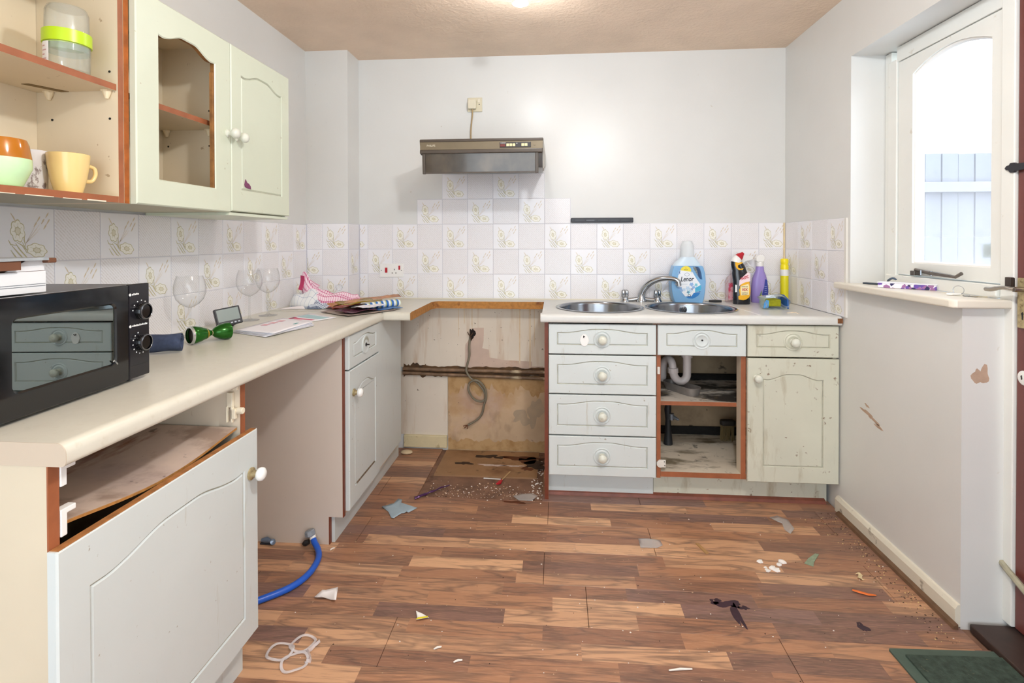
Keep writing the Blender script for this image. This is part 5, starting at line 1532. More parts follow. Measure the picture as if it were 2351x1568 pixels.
def heap(cx, cy, lx, ly, rot, hfun, n=36):
    def f(u, v):
        x, y = (u - .5) * 2, (v - .5) * 2
        # square to disc, so that the edge is round
        X = x * math.sqrt(1 - y * y / 2); Y = y * math.sqrt(1 - x * x / 2)
        px, py = X * lx, Y * ly
        h = hfun(X, Y)
        return (cx + px * cos(rot) - py * sin(rot), cy + px * sin(rot) + py * cos(rot), WT + .002 + max(0, h))
    return f
def dome(X, Y, p=.6): return max(0, 1 - X * X - Y * Y) ** p
b = MB()
uv_sheet(b, heap(-1.21, -.43, .095, .075, -.2, lambda X, Y: dome(X, Y, .42) * (.084 + .018 * X + .012 * sin(5 * X + 3 * Y) + .008 * sin(9 * Y - 4 * X))), 40, 40)
tw1 = tag(b.build('tea_towel', gingham('blue_check_cloth', 'E6E8EA', '6A86B0', (7, 7), .07), smooth=70, solid=.002), 'white tea towel with thin blue checks, crumpled in the corner', 'towel')
b = MB()
uv_sheet(b, heap(-1.155, -.47, .075, .038, -.1, lambda X, Y: dome(X, Y, .5) * (.034 + .008 * sin(8 * X + 2 * Y) + .005 * sin(14 * Y))), 30, 24)
tag(b.build('dish_cloth', gingham('small_navy_check', 'D4DCE6', '3A4E78', (16, 9), .35), smooth=70, solid=.002), 'small navy checked cloth tucked under the pink towel', 'cloth')
# pink towel: a peaked fold at the left running down to a long low ridge at the right
def pink(u, v):
    # u along the towel from the peak (left) to the end (right), v across
    sx = [(-1.225, -.455, .165, .012), (-1.207, -.455, .150, .030), (-1.175, -.445, .104, .058), (-1.14, -.43, .080, .072), (-1.10, -.41, .072, .078), (-1.055, -.385, .062, .072), (-1.015, -.36, .056, .060), (-.985, -.342, .050, .040), (-.972, -.334, .020, .020)]
    t = u * (len(sx) - 1); i = min(int(t), len(sx) - 2); k = t - i
    x, y, h, w = [sx[i][q] * (1 - k) + sx[i + 1][q] * k for q in range(4)]
    s = 2 * v - 1
    dx, dy = .50, -.86        # across direction, towards the camera
    prof = max(0, 1 - abs(s) ** 1.6) ** .75
    hh = h * prof * (1 + .10 * sin(6 * s + 9 * u)) + .007 * sin(21 * u + 4 * s) * prof + .006 * sin(13 * s) * prof
    lift = .085 * max(0, 1 - u * 6.5) * (1 - abs(s))
    return (x + dx * w * s + .004 * sin(18 * s + 5 * u), y + dy * w * s * .8, WT + .003 + max(0, hh) + lift * .0)
b = MB(); uv_sheet(b, pink, 54, 30)
tw2 = tag(b.build('tea_towel', gingham('pink_check_cloth', 'F4DEE8', 'BE4A80', (34, 9), .34), smooth=70, solid=.002), 'pink checked tea towel heaped up to a peak in the corner', 'towel')
b = MB(); uv_sheet(b, lambda u, v: (-1.243 + .022 * u + .012 * v, -.468 + .010 * sin(3 * v) - .006 * u, WT + .095 + .072 * v - .004 * u), 4, 12); b.build('hem', mat('dark_pink_hem', 'B83A64', .9), tw2, solid=.002)
b = MB(); uv_sheet(b, lambda u, v: (-1.225 + .085 * u - .03 * v * u, -.460 + .02 * u + .006 * sin(6 * u), WT + .166 - .052 * u - .030 * v - .012 * sin(9 * u) * v), 16, 8, .5, .4); b.build('fold', MATS.get('pink_check_cloth') or tw2.data.materials[0], tw2, smooth=60, solid=.002)
b = MB(); uv_sheet(b, lambda u, v: (-1.30 + .33 * u + .10 * v, -.50 + .15 * u - .055 * (1 - v), WT + .002 + .010 * sin(pi * v) ** .6 + .002 * sin(15 * u)), 26, 8)
tag(b.build('folded_cloth', mat('white_towelling', 'E6DFE0', .95, bump=.4, bs=300), smooth=60, solid=.003), 'flat white folded cloth under the tea towels', 'cloth')
b = MB(); b.lathe([(0, 0), (.016, .004), (.020, .018), (.014, .030), (.0, .036)], (-1.085, -.335, WT + .076), (0, 0, 1), 12)
for v in b.bm.verts: v.co += Vector((.004 * sin(90 * v.co.z + 60 * v.co.x), .004 * cos(70 * v.co.z), 0))
tag(b.build('plastic_scrap', clear('crinkled_film', (.93, .95, .97), .25, 1.2, (.9, .92, .95)), smooth=30), 'clear crinkled film behind the pink tea towel', 'film')

# ------------------------------------------------------------ things behind the sink
ln = root('softener_bottle', (.787, -.075, WT), 'large blue fabric softener bottle with a handle behind the sink', 'bottle')
LZ = .340 / (1330 - 60)
def lx(px): return .697 + (px - 225) * (.184 / 680)
def lz(py): return WT + (1330 - py) * LZ
body = [(300, 1330), (840, 1330), (872, 1230), (893, 1080), (905, 900), (890, 720), (858, 610), (800, 500), (750, 440), (700, 395), (440, 395), (385, 445), (310, 520), (262, 620), (232, 740), (224, 860), (226, 1000), (240, 1120), (262, 1230)]
hole = [(652, 560), (690, 535), (740, 560), (785, 640), (815, 740), (830, 850), (795, 845), (745, 770), (690, 680), (658, 610)]
def bottle_slab(outer, holes, yc, half, e):
    b = MB()
    for side in (0, 1):
        E = []
        layers = []
        yo = yc - half if side == 0 else yc + half
        for lp in [outer] + holes:
            vs = [b.bm.verts.new((lx(x), yo, lz(y))) for x, y in lp]
            E += [b.bm.edges.new((vs[i], vs[(i + 1) % len(vs)])) for i in range(len(vs))]
            layers.append(vs)
        bmesh.ops.triangle_fill(b.bm, edges=E, use_beauty=True)
        if side == 0: first = layers
    for a, c in zip(first, layers):
        for i in range(len(a)):
            b.bm.faces.new((a[i], a[(i + 1) % len(a)], c[(i + 1) % len(a)], c[i]))
    return b
M_SOFT_B = mat('blue_softener', '7FB2DE', .3, var=.05, vs=9)
M_SOFT_B.node_tree.nodes['Principled BSDF'].inputs['Subsurface Weight'].default_value = .15
up = [(838, 571), (800, 500), (750, 440), (700, 395), (440, 395), (385, 445), (310, 520), (280, 571)]
low = [p for p in body if p[1] > 575]
k_ = low.index((262, 620))
low = low[:7] + [(840, 572), (278, 572)] + low[k_:] if low[6] == (858, 610) else low
b = MB()
def dpt(y): return .038 if y > 560 else .038 - .012 * (560 - y) / 165
rs = []
for (xl, xr, y) in ((305, 835, 1330), (285, 855, 1322), (262, 872, 1230), (240, 888, 1120), (226, 898, 1000), (224, 904, 860), (232, 890, 740), (262, 862, 620), (280, 838, 571)):
    rs.append((lz(y), (lx(xl) + lx(xr)) / 2, -.075, (lx(xr) - lx(xl)) / 2, .038))
hole_b = [(x, y) for x, y in hole]
b = bottle_slab([p for p in low], [[(x, max(y, 590)) for x, y in hole]], -.075, .038, 0)
lb_ = b.build('bottle_body', M_SOFT_B, ln, bevel=.012, bseg=4)
b = MB()
b.loft([(lz(y), (lx(xl) + lx(xr)) / 2, -.075, (lx(xr) - lx(xl)) / 2, d) for xl, xr, y, d in ((280, 838, 572, .037), (312, 800, 515, .036), (385, 752, 450, .035), (440, 702, 393, .034))], 32, power=3)
b.build('bottle_shoulder', mat('pale_blue_plastic', 'CFE2F0', .3), ln, smooth=50)
TRP = clear('frosted_cap', (.92, .96, .98), .62, 1.2, (.9, .93, .95))
b = MB(); b.lathe([(.036, 0), (.036, .010), (.0345, .06), (.031, .070), (.0265, .080), (.0245, .088), (.0, .090)], (lx(570), -.075, lz(394)), (0, 0, 1), 30); b.build('cap', TRP, ln, smooth=40)
def lpoly(nm, pts, m, k, parent=ln):
    b = MB(); b.prism([(lx(x), lz(y)) for x, y in pts], 'y', -.1134 - k, -.1128 - k); return b.build(nm, m, parent)
lab = lpoly('front_label', [(400, 660), (600, 690), (640, 700), (690, 790), (740, 870), (790, 940), (810, 1010), (800, 1090), (770, 1150), (715, 1205), (640, 1240), (560, 1235), (490, 1190), (430, 1115), (370, 1010), (290, 950), (340, 880), (360, 760)], mat('label_white', 'EEF2F8', .4), .0)
lpoly('label_roundel', [(400, 665), (425, 610), (470, 583), (520, 575), (565, 590), (600, 620), (612, 665), (610, 690)], mat('label_yellow', 'F0E04A', .4), .0004, lab)
lpoly('label_wave', [(660, 1130), (800, 1080), (790, 1120), (760, 1170), (700, 1215), (640, 1242), (560, 1237), (500, 1200), (560, 1190), (620, 1190)], mat('label_blue', '2E7EC8', .4), .0004, lab)
lpoly('label_wave', [(690, 1020), (805, 960), (812, 1020), (800, 1075), (690, 1120)], mat('label_cyan', '4AB4DC', .4), .0003, lab)
rr = random.Random(12)
for (x, y, q) in ((370, 720, 26), (400, 1040, 34), (470, 1060, 30), (545, 1030, 40), (610, 1060, 36), (660, 1010, 30), (560, 1110, 34), (620, 950, 38), (710, 960, 30), (430, 1080, 22), (380, 690, 20)):
    lpoly('label_flower', [(x + q * (1 + .22 * sin(5 * a)) * cos(a), y + q * (1 + .22 * sin(5 * a)) * sin(a)) for a in [2 * pi * i / 25 for i in range(25)]], mat(*(('label_aqua', '86CCDC'), ('label_sky', '94B8E6'), ('label_pale', 'C4DCF2'))[rr.randrange(3)], .4), .0006, lab)
for (x, y) in ((550, 1110), (630, 1045)):
    lpoly('label_stamen', [(x + 14 * (1 + .5 * sin(5 * a)) * cos(a), y + 14 * (1 + .5 * sin(5 * a)) * sin(a)) for a in [2 * pi * i / 20 for i in range(20)]], mat('label_plum', '5A3A80', .4), .0009, lab)
b = MB(); b.rings([[(lx(530 + r * cos(a)), -.1137, lz(750 + r * .75 * sin(a))) for a in [2 * pi * i / 24 for i in range(24)]] for r in (48, 40)], False, False); b.build('label_emblem', mat('emblem_grey', '8A98A8', .4), lab, solid=.0004)
b = MB(); b.rings([[(lx(575 + r * cos(a)), -.1141, lz(1180 + r * sin(a))) for a in [2 * pi * i / 24 for i in range(24)]] for r in (30, 20)], False, False); b.build('label_seal', mat('seal_navy', '2A3A5E', .4), lab, solid=.0004)
text(ln, 'Lenor', (lx(528), -.1139, lz(845)), .036, (1, 0, .03), (-.03, 0, 1), mat('navy_ink', '1C2430', .5), shear=.25, sx=.80, bold=.0006)
text(ln, 'XL', (lx(510), -.1141, lz(618)), .008, (1, 0, 0), (0, 0, 1), mat('amber_ink', 'C88A1E', .5))
text(ln, 'PACK', (lx(508), -.1141, lz(652)), .008, (1, 0, 0), (0, 0, 1), MATS['navy_ink'])
for (x0, x1, y) in ((395, 540, 945), (690, 800, 1110), (700, 790, 1085), (600, 640, 715)):
    lpoly('label_line', [(x0, y + 5), (x1, y + 2), (x1, y - 4), (x0, y - 1)], mat('label_line_grey', 'B8C8D4', .5), .0008, lab)

# toilet cleaner: black bottle, bent neck with a red cap
hp = root('toilet_cleaner', (1.055, -.145, WT), 'black toilet cleaner bottle with white collar and red cap', 'bottle')
hb = mat('black_bottle', '15181F', .16, coat=.3)
b = MB(); b.loft([(WT, 1.057, -.145, .042, .023), (WT + .004, 1.057, -.145, .044, .025), (WT + .03, 1.057, -.145, .043, .025), (WT + .09, 1.056, -.145, .0415, .025), (WT + .125, 1.054, -.145, .0405, .0245), (WT + .150, 1.051, -.145, .042, .0245), (WT + .165, 1.048, -.145, .040, .024), (WT + .180, 1.046, -.145, .036, .023), (WT + .198, 1.041, -.145, .036, .022), (WT + .212, 1.036, -.145, .033, .021), (WT + .228, 1.030, -.145, .027, .020)], 32, power=2.6)
b.build('bottle_body', hb, hp, smooth=50)
b = MB(); b.tube([(1.029, -.145, WT + .224), (1.032, -.145, WT + .236), (1.040, -.145, WT + .250), (1.047, -.145, WT + .258)], [.0275, .026, .020, .015], 20); b.build('collar', M_WHITE, hp, smooth=50)
b = MB(); b.tube([(1.041, -.145, WT + .249), (1.050, -.145, WT + .258), (1.060, -.145, WT + .268), (1.066, -.145, WT + .274)], [.022, .019, .011, .008], 12); b.build('cap', M_RED, hp, smooth=30)
def yfront(x, z):
    return -.1715
def hpoly(nm, pts, m, k=0, par=hp):
    # pts in zoom pixels of the photo crop: x 390..800 -> 1.012..1.100
    b = MB(); b.prism([(1.0135 + (x - 395) * (.0875 / 405), WT + (1365 - y) * (.228 / 950)) for x, y in pts], 'y', -.1724 - k, -.1718 - k)
    return b.build(nm, m, par)
hl = hpoly('front_label', [(490, 1250), (480, 1180), (520, 1160), (500, 1040), (520, 1000), (520, 960), (560, 910), (640, 870), (745, 850), (755, 950), (770, 1020), (765, 1130), (740, 1200), (680, 1245), (600, 1265)], mat('label_amber', 'F0B428', .35))
hpoly('label_window', [(535, 960), (720, 900), (740, 960), (735, 1150), (545, 1160), (535, 1080)], mat('label_cream', 'F6E6B4', .4), .0003, hl)
hpoly('brand_panel', [(500, 960), (505, 830), (540, 790), (710, 645), (765, 680), (760, 850), (640, 870), (540, 920)], mat('panel_pinkwhite', 'F2DCE2', .35), .0004, hl)
hpoly('top_label', [(408, 425), (560, 425), (600, 440), (480, 490), (475, 540), (540, 575), (610, 555), (590, 590), (500, 600), (440, 560), (412, 500)], MATS['label_amber'], -.002)
xt = Vector((.94, 0, .34)); yt = Vector((-.05, 0, 1))
def hx(x, y): return (1.0135 + (x - 395) * (.0875 / 405), -.1732, WT + (1365 - y) * (.228 / 950))
text(hp, 'HARPIC', hx(632, 772), .0215, (.93, 0, .30), (-.30, 0, .93), mat('crimson_ink', 'C0203A', .4), sx=.58, bold=.0005)
text(hp, 'POWER PLUS', hx(632, 968), .0075, (1, 0, 0), (0, 0, 1), MATS['navy_ink'], sx=.72)
text(hp, '10X', hx(630, 1035), .0195, (1, 0, 0), (0, 0, 1), MATS['crimson_ink'], sx=.95, bold=.0005)
text(hp, 'CLEAN &', hx(632, 1105), .0085, (1, 0, 0), (0, 0, 1), MATS['navy_ink'], sx=.85)
text(hp, 'PROTECT', hx(632, 1140), .0075, (1, 0, 0), (0, 0, 1), MATS['navy_ink'], sx=.85)
hpoly('barcode', [(412, 1090), (412, 925), (455, 930), (455, 1088)], M_WHITE, -.004)

# clear spray bottle with pink print, behind the black bottle
pk = root('spray_bottle', (1.067, -.052, WT), 'clear spray bottle with pink print behind the black bottle', 'bottle', 'spray bottles by the sink')
CLB = clear('clear_bottle', (.96, .90, .91), .10, 1.0, (.92, .82, .84))
b = MB(); b.loft([(WT, 1.067, -.052, .062, .020), (WT + .004, 1.067, -.052, .065, .022), (WT + .115, 1.067, -.052, .065, .022), (WT + .135, 1.068, -.052, .058, .021), (WT + .160, 1.072, -.052, .034, .018), (WT + .180, 1.076, -.052, .017, .014), (WT + .198, 1.078, -.052, .013, .013)], 28, power=4); b.build('bottle_body', CLB, pk, smooth=50)
b = MB(); b.box(1.012, 1.122, -.0765, -.0745, WT + .015, WT + .108); b.build('front_label', mat('pink_spatter', 'DFA9B4', .5, stains=[dict(col='C8204A', scale=30, lo=.48, hi=.56, amt=.9), dict(col='C8C8E0', scale=14, lo=.6, hi=.66, amt=.8, seed=4)]), pk)
b = MB(); b.lathe([(.016, 0), (.016, .022), (.012, .026)], (1.078, -.052, WT + .19), (0, 0, 1), 16); b.prism([(1.062, WT + .214), (1.094, WT + .214), (1.108, WT + .226), (1.146, WT + .236), (1.150, WT + .254), (1.082, WT + .258), (1.062, WT + .250)], 'y', -.064, -.040); b.build('trigger_head', M_WHITE, pk, bevel=.003)
b = MB(); b.tube([(1.112, -.052, WT + .232), (1.122, -.052, WT + .216), (1.136, -.052, WT + .200)], .0035, 8); b.build('trigger', M_WHITE, pk, smooth=40)
# lilac spray bottle
lv = root('spray_bottle', (1.182, -.062, WT), 'lilac spray bottle with white trigger head in the right corner', 'bottle', 'spray bottles by the sink')
b = MB(); b.loft([(WT, 1.180, -.062, .038, .022), (WT + .004, 1.180, -.062, .041, .025), (WT + .05, 1.180, -.062, .042, .026), (WT + .10, 1.181, -.062, .041, .026), (WT + .13, 1.182, -.062, .038, .025), (WT + .152, 1.183, -.062, .031, .023), (WT + .172, 1.183, -.062, .022, .019), (WT + .198, 1.183, -.062, .019, .018)], 30, power=2.5); b.build('bottle_body', mat('lilac_plastic', '9C8AD0', .35, var=.05, vs=10), lv, smooth=50)
b = MB(); b.lathe([(.0185, 0), (.0185, .018), (.015, .030)], (1.183, -.062, WT + .198), (0, 0, 1), 18); b.prism([(1.166, WT + .224), (1.200, WT + .224), (1.204, WT + .250), (1.192, WT + .262), (1.172, WT + .262), (1.160, WT + .246), (1.158, WT + .230)], 'y', -.080, -.044); b.build('trigger_head', M_WHITE, lv, bevel=.003)
b = MB(); b.prism([(1.196, WT + .012), (1.216, WT + .02), (1.219, WT + .07), (1.213, WT + .125), (1.204, WT + .13), (1.198, WT + .09), (1.187, WT + .05), (1.186, WT + .02)], 'y', -.0885, -.080); b.build('front_label', mat('deep_blue_label', '2E3E9A', .4, var=.2, vs=20), lv)
for i in range(4):
    b = MB(); b.box(1.199, 1.211, -.0890, -.0884, WT + .056 + i * .011, WT + .0585 + i * .011); b.build('label_line', mat('lilac_line', 'A8B0E0', .5), lv)
b = MB(); b.prism([(1.184 + .011 * cos(a), WT + .030 + .012 * sin(a)) for a in [2 * pi * i / 16 for i in range(16)]], 'y', -.0892, -.0884); b.build('lemon_print', mat('lemon_print', 'D8C44A', .5), lv)
b = MB(); b.prism([(1.170, WT + .035), (1.180, WT + .060), (1.186, WT + .070), (1.184, WT + .045), (1.176, WT + .025)], 'y', -.0890, -.0882); b.build('leaf_print', mat('leaf_print', '6A8A5A', .5), lv)
# tall yellow tube
yb = root('yellow_bottle', (1.299, -.098, WT), 'tall slim yellow bottle in the corner behind the sponge pack', 'bottle')
b = MB(); b.lathe([(.0, 0), (0.0196, 0), (0.0204, .003), (0.0204, .150)], (1.299, -.098, WT), (0, 0, 1), 24); b.build('bottle_body', mat('yellow_plastic', 'DCD21A', .4), yb, smooth=40)
b = MB(); b.lathe([(0.0206, .150), (0.0206, .184)], (1.299, -.098, WT), (0, 0, 1), 24); b.build('white_band', mat('band_white', 'E4E4E4', .4), yb, smooth=40)
b = MB(); b.lathe([(0.0204, .184), (0.0200, .206), (0.0172, .212), (0.0196, .219), (0.0198, .236), (0.0160, .242), (.0, .243)], (1.299, -.098, WT), (0, 0, 1), 24); b.build('cap', mat('yellow_cap', 'EEDC10', .35), yb, smooth=40)
# sponge pack
sg = root('sponge_pack', (1.145, -.30, WT), 'torn clear bag of sponges in front of the yellow bottle', 'sponge pack')
M_BAG = clear('printed_film', (.82, .90, .97), .34, 1.3, (.72, .82, .90))
def bag(u, v):
    a = 2 * pi * u
    prof = [0.0, .62, .96, 1.05, 1.0, .92]
    k = v * 5; i = min(int(k), 4); q = prof[i] * (1 - (k - i)) + prof[i + 1] * (k - i)
    r = 1 + .08 * sin(5 * a + 1) + .05 * sin(9 * a + 6 * v)
    cx, cz = cos(a), sin(a)
    return (1.150 + .062 * r * math.copysign(abs(cx) ** .7, cx) * q, -.235 - .145 * v + .010 * sin(3 * a), max(WT + .0015, WT + .034 + .034 * r * math.copysign(abs(cz) ** .7, cz) * q))
b = MB(); b.sheet(bag, 36, 14); b.build('film', M_BAG, sg, smooth=50)
b = MB(); b.box(1.118, 1.188, -.330, -.250, WT + .010, WT + .046); b.build('sponge', mat('olive_sponge', 'A8A41A', .9, var=.15, vs=80, bump=.5, bs=300), sg, bevel=.005)
b = MB(); b.prism([(-.365, WT + .004), (-.36, WT + .052), (-.31, WT + .068), (-.25, WT + .066), (-.245, WT + .006)], 'x', 1.203, 1.209); b.build('printed_side', mat('print_blue', '2A62B0', .45, var=.2, vs=40), sg)
b = MB(); b.prism([(1.086, WT + .006), (1.110, WT + .010), (1.112, WT + .044), (1.100, WT + .050), (1.088, WT + .030)], 'y', -.372, -.370); b.build('printed_corner', mat('print_sky', '4E96D0', .45, var=.2, vs=40), sg)
b = MB(); b.prism([(1.10, WT + .054), (1.150, WT + .058), (1.142, WT + .070), (1.104, WT + .068)], 'y', -.358, -.356); b.build('printed_flap', mat('print_white', 'DCE6F0', .45), sg)
b = MB(); b.prism(rounded_poly(1.178, -.150, .026, .018, .008), 'z', WT + .0002, WT + .024); tag(b.build('soap_bar', mat('teal_soap', '4EA8A0', .5, var=.08, vs=20), bevel=.006), 'teal soap bar between the lilac bottle and the sponge pack', 'soap')
# knife behind the sink
kn = root('knife', (.86, -.055, WT), 'black handled knife lying behind the sink bowl', 'knife')
b = MB(); b.tube([(.902, -.092, WT + .009), (.93, -.098, WT + .010), (.966, -.106, WT + .010)], [.007, .0092, .008], 10, flat=.9); b.build('handle', M_BLKM, kn, smooth=40)
b = MB(); b.prism([(.884, -.084), (.884, -.088), (.905, -.100), (.905, -.084)], 'z', WT + .0062, WT + .0078); b.build('blade', mat('dark_blade', '3A3C40', .3, metal=.8), kn)
b = MB(); b.prism([(.966, -.240), (.974, -.238), (1.000, -.575), (.988, -.577)], 'z', WT + .0003, WT + .0016)
tag(b.build('plastic_strip', M_WHITE), 'thin white strip lying on the worktop right of the sink', 'strip')
for (x, y, l, a) in ((1.16, -.49, .014, .3), (1.185, -.475, .012, -.4), (1.19, -.505, .010, .9)):
    b = MB(); b.box(-l, l, -.003, .003, 0, .002); b.xf(Matrix.Translation((x, y, WT + .0003)) @ Matrix.Rotation(a, 4, 'Z'))
    tag(b.build('crumb', mat('cream_crumb', 'EFE0C8', .7)), 'one of three pale crumbs on the worktop in front of the sponge pack', 'crumb', 'crumbs before the sponge pack')

# ------------------------------------------------------------ things on the window sill
SZ = 1.0412
gc = root('patterned_case', (1.41, -.935, SZ), 'slim white case with purple patterned side on the sill', 'case')
t = NT('purple_pattern')
v = t.coord(False, (1, 1, 1))
vo = t.node('ShaderNodeTexVoronoi'); t.link(v, vo.inputs['Vector']); vo.inputs['Scale'].default_value = 72
cr = t.node('ShaderNodeValToRGB'); cr.color_ramp.interpolation = 'CONSTANT'
sx_ = t.node('ShaderNodeSeparateXYZ'); t.link(vo.outputs['Color'], sx_.inputs[0]); t.link(sx_.outputs[0], cr.inputs[0])
e = cr.color_ramp.elements; e[0].color = (*rgb('6A4AA8'), 1); e[1].position = .3; e[1].color = (*rgb('9A6A9E'), 1)
for p, c in ((.5, '2E2A5A'), (.65, 'E8E6F0'), (.8, '5A5A9A')):
    k = cr.color_ramp.elements.new(p); k.color = (*rgb(c), 1)
t.link(t.mix(t.ramp(vo.outputs['Distance'], .62, .68), cr.outputs[0], rgb('ECEAF4')), t.b.inputs['Base Color'])
PURP = t.m
Mc = Matrix.Translation((1.405, -.93, SZ)) @ Matrix.Rotation(radians(-46), 4, 'Z')
b = MB(); b.box(-.092, .092, -.022, .022, .0005, .0195, faces={'-y': 1, '-x': 1, '+x': 1}); b.xf(Mc); b.build('case_body', [mat('case_white', 'EAEAF2', .4), PURP], gc, bevel=.002)
b = MB(); b.box(-.094, .094, -.024, .024, .0195, .0225); b.xf(Mc); b.build('lid', MATS['case_white'], gc, bevel=.001)
b = MB(); b.tube(curve_pts([(1.415, -.775, SZ + .003), (1.420, -.790, SZ + .022), (1.423, -.810, SZ + .032), (1.425, -.828, SZ + .028)], 4), [.004] * 4 + [.007] * 6 + [.005] * 3, 8, flat=.6)
tag(b.build('plastic_hook', mat('slate_blue_plastic', '46586E', .4), smooth=40), 'curved slate blue plastic piece behind the patterned case', 'hook')
b = MB(); b.box(-.045, .045, -.013, .013, 0, .007); b.xf(Matrix.Translation((1.400, -.735, SZ + .0002)) @ Matrix.Rotation(radians(-62), 4, 'Z'))
tag(b.build('dark_slide', mat('dark_blue_grey', '3A4450', .4), bevel=.002), 'flat dark strip at the far end of the window sill', 'strip')
ky = root('key_ring', (1.42, -1.18, SZ), 'small bunch of keys with a white fob on the sill', 'keys')
b = MB(); b.tube([(1.430 + .0145 * cos(a) * .75, -1.150 - .0145 * cos(a) * .66, SZ + .0155 + .0145 * sin(a)) for a in [2 * pi * i / 24 for i in range(25)]], .0011, 6); b.build('ring', M_CHROME, ky, smooth=40)
b = MB(); b.prism(rounded_poly(0, 0, .024, .010, .006), 'z', 0, .007); b.xf(Matrix.Translation((1.402, -1.168, SZ + .0005)) @ Matrix.Rotation(radians(20), 4, 'Z')); b.build('fob', M_WHITE, ky, bevel=.002)
for (x, y, a, m) in ((1.432, -1.20, -60, M_STEEL), (1.440, -1.225, -35, M_BRASS), (1.42, -1.215, -80, M_STEEL)):
    b = MB(); b.prism(rounded_poly(-.012, 0, .009, .009, .006), 'z', 0, .002); b.box(-.005, .020, -.0028, .0028, 0.0002, .0018); b.xf(Matrix.Translation((x, y, SZ + .0005)) @ Matrix.Rotation(radians(a), 4, 'Z'))
    b.build('key', m, ky)

# ------------------------------------------------------------ things on the floor
hs = root('inlet_hose', (-.93, -1.0, 0), 'blue washing machine hose lying in the empty appliance bay', 'hose')
b = MB(); b.tube(curve_pts([(-.905, -1.022, .034), (-.893, -1.035, .026), (-.868, -1.06, .016), (-.848, -1.095, .0125), (-.836, -1.14, .0125), (-.834, -1.20, .0125), (-.846, -1.25, .0125), (-.872, -1.295, .0125), (-.912, -1.335, .0125), (-.97, -1.38, .0125), (-1.05, -1.42, .0125), (-1.15, -1.44, .0125)], 6), .0115, 12); b.build('hose', mat('blue_hose', '1E5CC8', .35), hs, smooth=50)
b = MB(); b.cyl((-.905, -1.022, .034), (-.914, -1.016, .048), .0125, 12); b.build('ferrule', M_WHITE, hs, smooth=40)
b = MB(); b.lathe([(.017, 0), (.020, .003), (.020, .018), (.016, .022)], (-.915, -1.0235, .046), (-.3, .1, 1), 8); b.build('coupling_nut', mat('grey_nut', '8A929C', .4), hs)
# valve bodies on the wall pipes, low in the bay
def valve(x, lab):
    r = root('washing_valve', (x, -1.012, .0), lab, 'valve')
    b = MB(); b.cyl((x, -1.0005, .135), (x, -1.022, .135), .011, 12); b.lathe([(.014, 0), (.016, .003), (.016, .016), (.012, .02)], (x, -1.012, .122), (0, 0, 1), 10); b.build('valve_body', mat('valve_grey', '8894A4', .35, metal=.5), r, smooth=40)
    b = MB(); b.box(x - .024, x + .002, -1.026, -1.018, .128, .140); b.build('lever', mat('lever_dark', '2A2E38', .4), r, bevel=.002)
    return r
b = MB(); b.tube([(-.945, -1.022, .012), (-.936, -1.024, .016), (-.922, -1.022, .022)], [.008, .012, .009], 8); b.build('black_cap', M_BLKM, hs, smooth=40)
fv = root('loose_valve', (-1.098, -1.01, 0), 'small blue grey tap fitting on the floor at the back of the bay', 'valve')
b = MB(); b.tube([(-1.125, -1.012, .012), (-1.105, -1.014, .016), (-1.085, -1.018, .014)], [.008, .012, .007], 10); b.lathe([(.010, 0), (.012, .004), (.0, .010)], (-1.078, -1.018, .010), (.6, -.3, .5), 10); b.build('fitting_body', mat('blue_grey_metal', '7A8CA4', .35, metal=.5), fv, smooth=40)
b = MB(); b.box(-1.128, -1.085, -1.024, -1.016, .0005, .007); b.build('lever', mat('lever_dark', '2A2E38', .4), fv, bevel=.002)

def card(name, pts, z, m, lab, cat, group=None, curl=.004, seed=0, t=.0006):
    rr = random.Random(seed)
    n = len(pts)
    cx = sum(p[0] for p in pts) / n; cy = sum(p[1] for p in pts) / n
    b = MB()
    rs = [[(cx + (x - cx) * k, cy + (y - cy) * k, z + (curl * (1 + sin(2.1 * i + seed)) * .5 * k * k)) for i, (x, y) in enumerate(pts)] for k in (.02, .35, .7, 1)]
    b.rings(rs, True, False)
    return tag(b.build(name, m, solid=t, smooth=60), lab, cat, group)
card('cardboard_piece', [(-.735, -.695), (-.70, -.662), (-.688, -.664), (-.682, -.615), (-.662, -.618), (-.655, -.655), (-.568, -.694), (-.598, -.733), (-.606, -.728), (-.616, -.745), (-.628, -.742), (-.648, -.792), (-.662, -.785), (-.690, -.735)], .002, mat('blue_grey_card', '9FB2BE', .6, var=.05, vs=20), 'torn blue grey card on the floor before the cooker space', 'card', seed=3)
card('paper_scrap', [(-.763, -1.312), (-.745, -1.288), (-.735, -1.284), (-.703, -1.255), (-.676, -1.335), (-.690, -1.330), (-.700, -1.322), (-.735, -1.322), (-.750, -1.322)], .003, mat('scrap_white', 'EEEAEA', .6), 'crumpled white paper scrap on the floor by the blue hose', 'paper', curl=.012, seed=5)
ys_ = card('paper_scrap', [(-.394, -1.360), (-.368, -1.370), (-.345, -1.379), (-.350, -1.388), (-.382, -1.398), (-.385, -1.38)], .003, mat('scrap_offwhite', 'F0EEE8', .6), 'small white and yellow torn scrap in the middle of the floor', 'paper', curl=.008, seed=7)
b = MB(); b.prism([(-.384, -1.397), (-.348, -1.386), (-.349, -1.380), (-.380, -1.389)], 'z', .0085, .0095); b.build('yellow_edge', mat('scrap_yellow', 'E8D824', .5), ys_)
